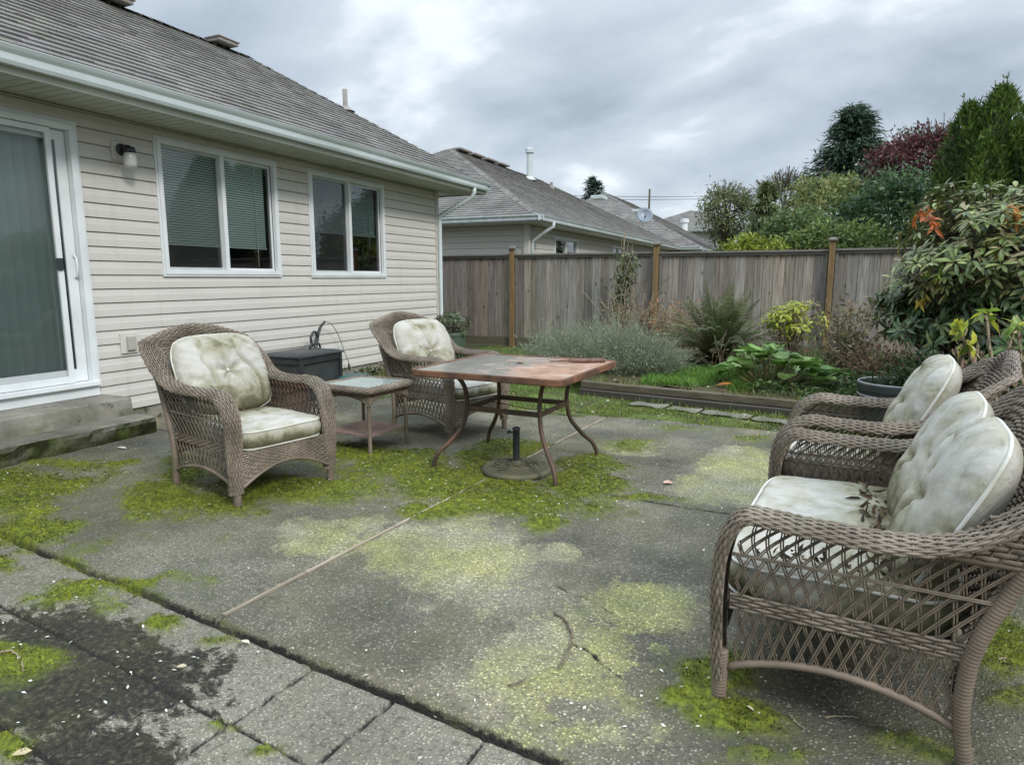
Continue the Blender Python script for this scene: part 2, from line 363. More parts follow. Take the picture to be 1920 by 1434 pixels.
def hip_house(name, label, cx, cy, ez, Wd, Ln, k, pitch, overh=0.6, expo=0.14, smat='siding_far', walls=(), fl=0.0, wy_open=(), wx_open=()):
    """near-right eave corner (cx,cy); extends -x by Wd and +y by Ln; k hip run"""
    h = empty(name, label, 'house', (cx, cy, 0))
    mb = MB(); z = ez
    roof_plane(mb, (0, 0, 0), (0, 1, 0), (-1, 0, 0), Ln, k, pitch, z, expo, 1, 1)
    roof_plane(mb, (-2 * k, 0, 0), (1, 0, 0), (0, 1, 0), 2 * k, k, pitch, z, expo, 1, 1)
    mb.poly([(-2 * k, 0, z), (-k, k, z + pitch * k), (-k, Ln - k, z + pitch * k), (-2 * k, Ln, z)], (.8, .8, .8))
    mb.poly([(0, Ln, z), (-k, Ln - k, z + pitch * k), (-2 * k, Ln, z)], (.8, .8, .8))
    r = mb.build('roof', M['shingle'], h)
    cp = MB(); cap_line(cp, (0, 0, z), (-k, k, z + pitch * k)); cap_line(cp, (-2 * k, 0, z), (-k, k, z + pitch * k)); cap_line(cp, (-k, Ln - k, z + pitch * k), (-k, k, z + pitch * k)); cap_line(cp, (0, Ln, z), (-k, Ln - k, z + pitch * k))
    cp.build('ridge_cap', M['shingle'], r)
    wl = MB(); o = overh
    course_wall(wl, 'y', -o, 1, o, Ln - o, fl, z - 0.14, wy_open, 0.15); course_wall(wl, 'x', o, -1, -2 * k + o, -o, fl, z - 0.14, wx_open, 0.15)
    wl.box((-o, o, (z + fl) / 2 - .07), (0.13, 0.13, z - fl - .14)); wl.build('wall', M[smat], h)
    so_ = MB(); so_.box((-k, Ln / 2, z - 0.135), (2 * k - 0.02, Ln - 0.02, 0.015)); so_.build('soffit', M['fascia'], h)
    g = MB(); g.box((-0.012, Ln / 2, z - 0.075), (0.02, Ln - 0.03, 0.13)); g.box((-k, 0.012, z - 0.075), (2 * k - .05, 0.02, 0.13)); g.build('fascia', M['fascia'], h)
    g = MB(); g.extrude(GUT, (0, -0.11, z + .01), (0, Ln, z + .01)); g.extrude([(a, b) for a, b in GUT], (-2 * k, 0, z + .011), (0.11, 0, z + .011)); g.build('gutter', M['gutter'], h)
    return h
def win_unit(parent, wx, y0, y1, z0, z1, sgn=1, blind=None, screen_side=None, deep=0.09, frame=0.045, mull=True, simple_=False, mat='white'):
    """a sliding window in a wall plane x = wx facing sgn*x"""
    f = MB(); yc, zc = (y0 + y1) / 2, (z0 + z1) / 2
    X = wx + sgn * 0.012; d = 0.05
    fr = frame
    for (a0, a1, b0, b1) in ((y0, y1, z1 - fr, z1), (y0, y1, z0, z0 + fr), (y0, y0 + fr, z0 + fr, z1 - fr), (y1 - fr, y1, z0 + fr, z1 - fr)):
        f.box((X, (a0 + a1) / 2, (b0 + b1) / 2), (d, a1 - a0, b1 - b0))
    # thin outer flange the siding tucks into
    g = 0.022
    for (a0, a1, b0, b1) in ((y0 - g, y1 + g, z1 + .001, z1 + g), (y0 - g, y1 + g, z0 - g, z0 - .001), (y0 - g, y0 - .001, z0, z1), (y1 + .001, y1 + g, z0, z1)):
        f.box((wx + sgn * 0.014, (a0 + a1) / 2, (b0 + b1) / 2), (0.028, a1 - a0, b1 - b0))
    if mull: f.box((X - sgn * .004, yc, zc), (0.046, 0.05, z1 - z0 - 2 * fr - .002))
    wf = f.build('window', M[mat], parent, bevel=0.003)
    ym = yc
    sash = MB(); s = 0.028; Xs = wx - sgn * 0.022
    for (p0, p1, xo) in ((y0 + fr, ym - .01, 0.0), (ym + .01, y1 - fr, 0.012)):
        for (a0, a1, b0, b1) in ((p0, p1, z1 - fr - s, z1 - fr), (p0, p1, z0 + fr, z0 + fr + s), (p0, p0 + s, z0 + fr + s, z1 - fr - s), (p1 - s, p1, z0 + fr + s, z1 - fr - s)):
            sash.box((Xs - sgn * xo, (a0 + a1) / 2, (b0 + b1) / 2), (0.024, a1 - a0, b1 - b0))
    sash.build('sash', M[mat], wf)
    for (p0, p1) in ((y0 + fr + s * .8, ym - .01 - s * .8), (ym + .01 + s * .8, y1 - fr - s * .8)):
        gl = MB(); xg = wx - sgn * 0.028; gl.poly([(xg, p0, z0 + fr + s * .8), (xg, p1, z0 + fr + s * .8), (xg, p1, z1 - fr - s * .8), (xg, p0, z1 - fr - s * .8)]); gl.build('pane', M['glass'], wf)
    if screen_side is not None:
        p0, p1 = ((y0 + fr, ym) if screen_side == 0 else (ym, y1 - fr)); sc = MB(); xs = wx - sgn * 0.002
        sc.poly([(xs, p0, z0 + fr), (xs, p1, z0 + fr), (xs, p1, z1 - fr), (xs, p0, z1 - fr)]); sc.build('insect_screen', M['screen'], wf)
    if blind:
        zb, bc = blind; b = MB(); z = z1 - fr; xb = wx - sgn * 0.065
        b.box((xb, yc, z1 - fr - .012), (0.03, y1 - y0 - .1, 0.03))
        z = z1 - fr - 0.04; n = 0
        while z > zb:
            t = math.radians(58); hw = 0.0125
            dx_, dz_ = hw * math.cos(t), hw * math.sin(t)
            b.add([(xb - dx_, y0 + .07, z + dz_), (xb + dx_, y0 + .07, z - dz_), (xb + dx_, y1 - .12, z - dz_), (xb - dx_, y1 - .12, z + dz_)], np.array([(0, 1, 2, 3)]))
            z -= 0.026
        b.box((xb, yc - .025, z), (0.025, y1 - y0 - .19, 0.02))
        for q in (.2, .5, .8): yy = y0 + .07 + q * (y1 - y0 - .2); b.tube([(xb + sgn * .014, yy, z1 - fr), (xb + sgn * .014, yy, z)], 0.0015, 4)
        b.tube([(xb + sgn * .02, y0 + (y1 - y0) * .83, z1 - fr), (xb + sgn * .02, y0 + (y1 - y0) * .83, zb - .22)], 0.005, 6)
        b.build('blind', bc, wf)
    return wf
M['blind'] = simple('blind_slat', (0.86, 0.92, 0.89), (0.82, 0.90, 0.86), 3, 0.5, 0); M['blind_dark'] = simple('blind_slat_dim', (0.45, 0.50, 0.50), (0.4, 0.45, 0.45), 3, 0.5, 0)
t = NT('fabric_blind'); M['vblind'] = t.done(t.pbsdf(t.mix(t.ramp(t.noise(t.vec(), 1.5, 4), [(0.3, 0.0), (0.7, 1.0)]), (0.78, 0.88, 0.84), (0.66, 0.78, 0.74)), 0.7))
# ---- the near house
house = empty('house', 'beige lap sided bungalow with grey shingle roof filling the left side', 'house', (WX, WY, 0))
LX = lambda x: x - WX
YB = -3.0 - WY          # near end of the wall, behind the camera
W1 = (4.65 - WY, 6.22 - WY, 1.39, 2.69); W2 = (6.80 - WY, 8.385 - WY, 1.38, 2.69); DR = (1.35 - WY, 3.85 - WY, 0.40, 2.64)
wl = MB(); course_wall(wl, 'y', 0, 1, YB, -0.06, 0.115, SOF, [W1, W2, DR], 0.127)
course_wall(wl, 'x', 0, 1, -4.4, -0.06, 0.115, SOF, [], 0.127)
wl.box((0.0, -0.03, (SOF + .115) / 2), (0.075, 0.075, SOF - .115)); wl.build('wall', M['siding'], house)
M['concrete'] = None
t = NT('mossy_concrete'); v = t.vec(); n = t.noise(v, 2.5, 8, 0.6); col = t.ramp(n, [(0.3, (0.13, 0.125, 0.10)), (0.5, (0.23, 0.22, 0.185)), (0.75, (0.33, 0.32, 0.27))])
g = t.noise(t.vec((1, 1, 1.6)), 3.4, 7, 0.65); col = t.mix(t.ramp(g, [(0.52, 0.0), (0.68, 0.6)]), col, (0.10, 0.11, 0.045))
g2 = t.noise(t.vec((1, 1, 1)), 9, 6, 0.7); col = t.mix(t.ramp(g2, [(0.58, 0.0), (0.7, 0.75)]), col, (0.03, 0.028, 0.02))
M['concrete'] = t.done(t.pbsdf(col, 0.9, 0, t.bump(t.noise(v, 70, 5), 0.5, 0.006), 0.2))
fd = MB(); fd.box((-0.03, (YB - 0.01) / 2, 0.055), (0.04, -YB - 0.02, 0.13)); fd.box((-2.2, -0.03, 0.055), (4.4, 0.04, 0.13)); fd.build('foundation', M['concrete'], house)
# dim interior
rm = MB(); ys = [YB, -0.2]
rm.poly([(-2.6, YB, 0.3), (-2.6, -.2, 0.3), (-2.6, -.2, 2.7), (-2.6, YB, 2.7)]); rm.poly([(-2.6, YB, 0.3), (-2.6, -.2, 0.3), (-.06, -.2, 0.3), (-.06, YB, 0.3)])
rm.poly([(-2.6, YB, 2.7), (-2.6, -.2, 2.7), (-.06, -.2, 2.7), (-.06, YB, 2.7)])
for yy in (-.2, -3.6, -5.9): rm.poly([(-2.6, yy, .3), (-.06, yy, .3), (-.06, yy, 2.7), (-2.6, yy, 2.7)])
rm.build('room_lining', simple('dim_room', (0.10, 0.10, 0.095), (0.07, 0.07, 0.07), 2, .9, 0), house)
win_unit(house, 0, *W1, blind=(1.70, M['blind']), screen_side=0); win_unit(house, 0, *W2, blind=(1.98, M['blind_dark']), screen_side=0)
# sliding door
y0, y1, z0, z1 = DR; f = MB(); X = 0.02
for (a0, a1, b0, b1, xx, d) in ((y0, y1, z1 - .05, z1, .02, .09), (y1 - .055, y1, z0, z1 - .05, .02, .09), (y0, y0 + .055, z0, z1 - .05, .02, .09), (y0, y1, z0 - .001, z0 + .04, .03, .12)):
    f.box((xx, (a0 + a1) / 2, (b0 + b1) / 2), (d, a1 - a0, b1 - b0))
f.box((0.012, (y0 + y1) / 2, z1 + .02), (0.03, y1 - y0 + .08, 0.038)); f.box((0.012, y1 + .02, (z0 + z1) / 2), (0.03, 0.038, z1 - z0)); f.box((.02, (y0 + y1) / 2, z0 - .05), (.05, y1 - y0 + .02, .094))
door = f.build('sliding_door', M['white'], house, bevel=0.004)
ym = (y0 + y1) / 2
def leaf_frame(a0, a1, xx, st, name, mat='white'):
    s = MB(); b0, b1 = z0 + .045, z1 - .055
    for (p0, p1, q0, q1) in ((a0, a1, b1 - st, b1), (a0, a1, b0, b0 + st * 1.3), (a0, a0 + st, b0 + st * 1.3, b1 - st), (a1 - st, a1, b0 + st * 1.3, b1 - st)): s.box((xx, (p0 + p1) / 2, (q0 + q1) / 2), (.028, p1 - p0, q1 - q0))
    return s.build(name, M[mat], door, bevel=.002), (a0 + st, a1 - st, b0 + st * 1.3, b1 - st)
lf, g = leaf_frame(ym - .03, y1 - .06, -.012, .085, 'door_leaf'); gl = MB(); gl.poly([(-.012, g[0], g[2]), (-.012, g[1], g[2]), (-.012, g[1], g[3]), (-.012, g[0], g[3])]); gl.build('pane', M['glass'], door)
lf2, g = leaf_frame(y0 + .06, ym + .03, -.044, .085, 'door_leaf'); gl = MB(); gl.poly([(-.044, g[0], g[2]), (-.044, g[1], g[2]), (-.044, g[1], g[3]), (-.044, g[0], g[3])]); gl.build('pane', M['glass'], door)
sf, g = leaf_frame(ym - .14, y1 - .20, .03, .045, 'screen_door'); gl = MB(); gl.poly([(.03, g[0], g[2]), (.03, g[1], g[2]), (.03, g[1], g[3]), (.03, g[0], g[3])]); gl.build('insect_screen', M['screen'], door)
hb = MB(); hb.box((.052, y1 - .235, 1.47), (.022, .05, .10)); hb.build('screen_latch', M['black'], door, bevel=.005)
hb = MB(); hb.tube([(.0, y1 - .085, 1.35), (.04, y1 - .085, 1.37), (.045, y1 - .085, 1.45), (.04, y1 - .085, 1.53), (.0, y1 - .085, 1.55)], .009, 8); hb.build('door_handle', M['white'], door, smooth=True)
vb = MB(); yy = y0 + .1; k = 0
while yy < y1 - .10:
    a = math.radians(40); wv = .056; V = []
    for zc_ in (z0 + .08, z1 - .09):
        for q in np.linspace(-1, 1, 5): V.append((-.16 + wv * q * math.sin(a) + .006 * (1 - q * q), yy + wv * q * math.cos(a), zc_))
    vb.add(V, np.array([(i, i + 1, i + 6, i + 5) for i in range(4)])); yy += .088
vb.build('vertical_blind', M['vblind'], door, smooth=True)
# eaves
so_ = MB(); so_.box((0.30, (YB + .65) / 2, SOF + .006), (0.60, .65 - YB, 0.012)); so_.box((-2.2, .3, SOF + .0065), (4.4, .62, .011))
yy = YB
while yy < .6: so_.box((.30, yy, SOF - .002), (.58, .012, .006)); yy += .1
so_.build('soffit', M['fascia'], house)
fa = MB(); fa.box((.61, (YB + .66) / 2, 2.855), (.022, .66 - YB, .15)); fa.box((-2, .655, 2.855), (5.2, .022, .15)); fa.build('fascia', M['fascia'], house)
GZ = 2.955
gt = MB(); gt.extrude(GUT, (.622, YB, GZ), (.622, .64, GZ)); gt.build('gutter', M['gutter'], house)
k, pt = 2.64, .625; ro = (.65, .65); RZ = 2.935
mb = MB(); Ln = .65 - YB
roof_plane(mb, (.66, YB, 0), (0, 1, 0), (-1, 0, 0), Ln, k, pt, RZ, .13, 0, 1, .10)
mb.poly([(.65, .65, RZ - .01), (.65 - k, .65 - k, RZ + pt * k - .01), (.65 - 2 * k, .65, RZ - .01)]); mb.poly([(.65 - 2 * k, .65, RZ), (.65 - k, .65 - k, RZ + pt * k), (.65 - k, YB, RZ + pt * k), (.65 - 2 * k, YB, RZ)])
mb.poly([(.64, .65, RZ - .012), (.64 - k, .65 - k, RZ + pt * k - .012), (.64 - k, YB, RZ + pt * k - .012), (.64, YB, RZ - .012)])
roof = mb.build('roof', M['shingle'], house)
cp = MB(); cap_line(cp, (.65, .65, RZ - .01), (.65 - k, .65 - k, RZ + pt * k)); cap_line(cp, (.65 - k, YB, RZ + pt * k), (.65 - k, .65 - k, RZ + pt * k)); cp.build('ridge_cap', M['shingle'], roof)
M['vent'] = simple('roof_vent', (0.20, 0.18, 0.165), (0.28, 0.26, 0.24), 6, .8, .1)
for yy in (5.75, 7.35):
    b = MB(); b.box((.65 - k + .10, yy - WY, RZ + pt * k + .03), (.26, .34, .05)); b.box((.65 - k + .10, yy - WY, RZ + pt * k + .06), (.30, .38, .02)); b.build('roof_vent', M['vent'], roof, bevel=.01)
px_, py_, _z = AX(648, 212, -6.95); zz = RZ + pt * (.65 - (px_ - WX))
b = MB(); b.lathe([(.15, -.03), (.10, .0), (.045, .05), (.038, .06), (.038, .30), (.03, .30), (.03, .2)], 16, (px_ - WX, py_ - WY, zz)); b.build('vent_pipe', M['vent'], roof, smooth=True)
# downspout
dm = M['white']; d = MB(); q = .035
d.tube([(.655, .12, GZ - .10), (.655, .12, GZ - .20), (.62, .115, GZ - .27), (.14, .02, 2.43), (.06, -.005, 2.38), (.06, -.01, 2.30), (.06, -.01, .10), (.12, -.01, .04)], .038, 10)
d.build('downspout', M['gutter'], house, smooth=True)
# wall light: plate, bracket, jar
ly, lz = AX(222, 285, WX)[1] - WY, AX(222, 285, WX)[2]
b = MB(); b.box((.02, ly, lz), (.03, .17, .17)); lamp = b.build('wall_light', M['siding'], house, bevel=.006)
b = MB(); b.lathe([(.0, 0), (.05, 0), (.055, .012), (.05, .02), (0, .02)], 20); me = b.build('bracket', M['black'], lamp, smooth=True); me.rotation_euler = (0, math.pi / 2, 0); me.location = (.035, ly, lz + .015)
b = MB(); b.tube([(.05, ly, lz + .01), (.10, ly, lz + .035), (.14, ly, lz + .03), (.15, ly, lz)], .022, 10); b.lathe([(.0, .03), (.045, .03), (.05, .0), (.048, -.02), (0, -.02)], 18, (.15, ly, lz)); b.build('lamp_arm', M['black'], lamp, smooth=True)
t = NT('jar_glass'); tr = t.n('ShaderNodeBsdfTransparent'); tr.inputs[0].default_value = (.8, .8, .78, 1); gl = t.pbsdf((.7, .7, .68), .15); m = t.n('ShaderNodeMixShader'); m.inputs[0].default_value = .55; t.l(tr.outputs[0], m.inputs[1]); t.l(gl, m.inputs[2]); M['jar'] = t.done(m.outputs[0])
b = MB(); b.lathe([(.042, -.02), (.055, -.05), (.058, -.12), (.05, -.15), (.0, -.16)], 18, (.15, ly, lz)); b.build('lamp_shade', M['jar'], lamp, smooth=True)
oy, oz = AX(239, 643, WX)[1] - WY, AX(239, 643, WX)[2]
b = MB(); b.box((.02, oy, oz), (.024, .17, .19)); ob = b.build('outlet_box', M['siding'], house, bevel=.004); b = MB(); b.box((.045, oy + .01, oz), (.03, .085, .13)); b.build('outlet_cover', simple('grey_cover', (.42, .40, .36), None, 4, .5), ob, bevel=.005)
# concrete steps: two separate pours
def rough_block(name, label, c, d, dens=14, amp=.006, mat='concrete', parent=None, cat='step', mossy=None):
    mb = MB(); cx, cy, cz = c; x, y, z = d[0] / 2, d[1] / 2, d[2]
    n = int(d[1] * dens) + 2; ys = np.linspace(-y, y, n)
    prof = [(-x, 0), (x, 0), (x + .0, z * .35), (x - .003, z * .7), (x - .012, z - .012), (x - .03, z), (0, z), (-x, z)]
    V = np.array([[(a + amp * (fbm(yy * 9 + i, b * 20, 3, 5) - .5) * 2 * (a > 0), yy, b + amp * (fbm(yy * 7, i * 3.1, 3, 9) - .5) * (b > 0)) for i, (a, b) in enumerate(prof)] for yy in ys])
    mb.grid(V + np.array(c)); k = len(prof)
    mb.add(V[0] + np.array(c), [np.arange(k).reshape(1, -1)]); mb.add(V[-1] + np.array(c), [np.arange(k)[::-1].reshape(1, -1)])
    o = mb.build(name, M[mat], parent); tag(o, label, cat); return o
rough_block('concrete_step', 'upper concrete step directly below the sliding glass door', (WX + .20, 1.35, .0), (.42, 5.1, .30))
t = NT('mossy_step'); v = t.vec(); gx = t.n('ShaderNodeNewGeometry'); sx = t.n('ShaderNodeSeparateXYZ'); t.l(gx.outputs['Normal'], sx.inputs[0])
n = t.noise(v, 3, 8, .62); col = t.ramp(n, [(.3, (.10, .095, .075)), (.55, (.19, .185, .15)), (.75, (.27, .26, .22))]); g = t.noise(v, 7, 7, .7)
mossc = t.ramp(g, [(.3, (.010, .010, .006)), (.52, (.026, .030, .010)), (.72, (.075, .095, .02))])
# the riser of this step is the part that the growth covers
fac = t.math('ADD', t.math('SUBTRACT', 1.0, t.math('ABSOLUTE', sx.outputs['Z'])), t.math('MULTIPLY', t.math('SUBTRACT', t.noise(v, 5, 5), .52), 1.6), clamp=True)
M['mossy_step'] = t.done(t.pbsdf(t.mix(fac, col, mossc), .95, 0, t.bump(t.noise(v, 60, 6), .9, .012), .1))
rough_block('concrete_step', 'lower concrete step with black and green growth on its front, beside the left armchair', (WX + .33, 1.30, .0), (.67, 5.25, .145), 18, .014, 'mossy_step')
# ---- neighbours
hB = hip_house('house', 'grey roofed neighbour house just beyond the fence with a tall vent pipe', -5.955, 14.694, 2.8, 10.9, 19.0, 5.44, .52, .55, .14, wy_open=[(2.4, 4.3, 1.55, 2.45), (8.1, 9.6, 1.55, 2.45)])
for (a0, a1) in ((2.4, 4.3), (8.1, 9.6)):
    win_unit(hB, -.55, a0, a1, 1.55, 2.45, simple_=True); rb = MB(); rb.poly([(-.9, a0 - .2, 1.3), (-.9, a1 + .2, 1.3), (-.9, a1 + .2, 2.6), (-.9, a0 - .2, 2.6)]); rb.build('curtain', simple('curtain', (.10, .11, .12), (.05, .05, .06), 3, .9, 0, stretch=(1, 8, 1)), hB)
d = MB(); d.tube([(.06, .75, 2.70), (.06, .75, 2.60), (-.1, .72, 2.5), (-.45, .68, 2.28), (-.47, .68, 2.18), (-.47, .68, .1)], .045, 8); d.build('downspout', M['gutter'], hB, smooth=True)
def on_roofB(x): return 2.8 + .52 * (-x)
def roof_pipe(h, x, y, z, r, hgt, cap=False, mat='gutter', name='vent_pipe'):
    b = MB(); pr = [(r * 2.6, -.06), (r * 1.6, .02), (r, .1), (r, hgt)]
    if cap: pr += [(r * 1.05, hgt), (r * 1.5, hgt + .01), (r * 1.5, hgt + .16), (r * .9, hgt + .2), (0, hgt + .22)]
    else: pr += [(r * .8, hgt), (r * .8, hgt - .1)]
    b.lathe(pr, 14, (x, y, z)); return b.build(name, M[mat], h, smooth=False)
def at_roof(u, v, hx, hy, ez, pitch, side=1):
    """where the sight line meets the right-hand roof slope of a house with its eave corner at hx,hy"""
    r = ray(u, v); t_ = (ez - EYE + pitch * (hx)) / (r[2] + pitch * r[0]); return (r[0] * t_ - hx, r[1] * t_ - hy, EYE + r[2] * t_)
p = at_roof(993, 336, -5.955, 14.694, 2.8, .52); roof_pipe(hB, p[0], p[1], p[2], .12, 1.0, True, name='chimney_pipe')
p = at_roof(1034, 352, -5.955, 14.694, 2.8, .52); roof_pipe(hB, p[0], p[1], p[2], .06, .22, False, 'vent')
for i in range(4):
    b = MB(); yy = 5.44 + .7 + i * 1.05; b.box((-5.36, yy, 2.8 + .52 * 5.44 + .05), (.34, .85, .07)); b.build('ridge_vent', M['vent'], hB, bevel=.02)
# satellite dish on its mast beside the eave of the neighbour
px_, py_, pz_ = at_roof(1205, 428, -5.955, 14.694, 2.8, .52)
dd = empty('satellite_dish', 'grey satellite dish on a short mast on the neighbour roof', 'dish', (px_ - 5.955, py_ + 14.694, pz_))
b = MB(); b.tube([(0, 0, -.1), (0, 0, .35), (.1, -.1, .5)], .03, 8); b.build('mast', M['gutter'], dd)
b = MB(); b.lathe([(.0, .0), (.15, .02), (.30, .07), (.38, .12), (.385, .13), (.30, .085), (.15, .03), (0, .012)], 28); o_ = b.build('reflector', simple('dish_grey', (.20, .24, .28), (.15, .18, .22), 3, .4, 0), dd, smooth=True); o_.location = (.1, -.12, .55); o_.rotation_euler = (math.radians(68), 0, math.radians(25))
b = MB(); b.tube([(.1, -.12, .35), (.22, -.5, .45)], .012, 6); b.box((.22, -.5, .5), (.06, .06, .09)); b.build('receiver_arm', M['black'], dd)
hC = hip_house('house', 'second neighbour house farther off, only its long grey roof showing over the fence', -5.0, 32.3, 2.8, 13.3, 20, 6.66, .53, .6, .2)
for (u, v) in ((1123, 369), (1196, 393)):
    p = at_roof(u, v + 6, -5.0, 32.3, 2.8, .53); b = MB(); b.box((p[0], p[1], p[2] + .08), (.5, .7, .14)); b.build('roof_vent', M['gutter'], hC, bevel=.02)
d = MB(); d.tube([(.06, .5, 2.7), (-.1, .5, 2.5), (-.55, .5, 2.2), (-.55, .5, .1)], .06, 8); d.build('downspout', M['gutter'], hC)
hD = hip_house('house', 'farthest house with pale upper wall and small grey hip roof beside the trees', -5.9, 60.3, 5.5, 10.4, 14, 5.22, .42, .7, .25, fl=0.0)
p = at_roof(1300, 398, -5.9, 60.3, 5.5, .42)
for dy_ in (0, 2.0): b = MB(); b.box((-4.6, 5.4 + dy_, 5.5 + .42 * 4.6 + .12), (.8, .8, .2)); b.build('roof_vent', M['gutter'], hD, bevel=.02)
d = MB(); d.tube([(-.6, .5, 5.3), (-.6, .5, .1)], .09, 8); d.build('downspout', M['gutter'], hD)
q_ = AY(1283, 432, 48.0)
fl = empty('flue_pipe', 'short white capped flue pipe rising from the roof between the two far houses', 'flue pipe', (q_[0], 48.0, q_[2] - .5))
b = MB(); b.lathe([(.22, 0), (.22, 1.0), (.3, 1.02), (.3, 1.25), (0, 1.3)], 14); b.build('pipe', M['white'], fl)
# antenna mast with power lines
q_ = AY(1215, 455, 52.0); am = empty('utility_pole', 'thin dark pole standing behind the far roofs', 'pole', (q_[0], 52.0, 0))
b = MB(); zt = AY(1215, 355, 52.0)[2]; b.tube([(0, 0, 0), (0, 0, zt)], np.array([.13, .07]), 8); b.build('pole', M['twig'], am)
for i, (va, vb_) in enumerate(((365, 348), (371, 352))):
    a_ = np.array(AY(1010, va, 58.0)); c_ = np.array(AY(1760, vb_ - 6, 70.0)); ts = np.linspace(0, 1, 24)[:, None]; P = a_ + (c_ - a_) * ts; P[:, 2] -= 1.0 * 4 * (ts * (1 - ts))[:, 0] * .6
    b = MB(); b.tube(P, .022, 5); o_ = b.build('power_line', M['black']); tag(o_, ('upper' if i == 0 else 'lower') + ' thin black power line sagging across the sky beyond the roofs', 'power line', 'power lines over the roofs')
# ================================================================== FENCE
FY = 12.12
fence = empty('wooden_fence', 'weathered grey board fence with brown posts across the back of the garden', 'fence', (0, FY, 0))
mb = MB(); x = -9.0
while x < 7.0:
    wdt = rng.uniform(.135, .18); c = rng.uniform(.68, 1.15); wm = rng.uniform(-.03, .07)
    dark = 1.0 if x > -5.4 else .72
    mb.box((x + wdt / 2, rng.uniform(-.003, .003) + .01, .98), (wdt - rng.uniform(.003, .008), .018, 1.62), 0, (c * (1 + wm) * dark * (1.06 if x < -5.4 else 1), c * dark, c * (1 - wm) * dark)); x += wdt
mb.build('board_panel', M['fence'], fence)
posts = [-8.3, -5.47, -2.63, .215, 3.05, 5.9]
for i, xx in enumerate(posts):
    p = MB(); hh = (1.86, 1.92, 1.94, 1.95, 1.95, 1.95)[i]; p.box((xx, -.055, hh / 2), (.09, .09, hh)); p.build('post', M['post'], fence, bevel=.004)
    p = MB(); p.box((xx, -.055, hh + .012), (.15, .15, .024)); p.box((xx, -.055, hh + .04), (.12, .12, .03), taper=.6); p.build('post_cap', M['rail'], fence)
for a, b_ in zip(posts[:-1], posts[1:]):
    r = MB(); L = b_ - a - .1; c = (a + b_) / 2; sag = rng.uniform(-.008, .008)
    r.box((c, -.01, 1.805 + sag), (L, .11, .032)); r.build('cap_rail', M['rail'], fence)
    r = MB(); r.box((c, -.016, 1.765 + sag), (L, .03, .045)); r.box((a + .075, -.02, .95), (.035, .03, 1.6)); r.box((b_ - .075, -.02, .95), (.035, .03, 1.6)); r.build('trim', M['rail'], fence)
    r = MB(); r.box((c, -.012, .10), (L, .04, .17)); r.build('kick_board', M['timber'], fence)
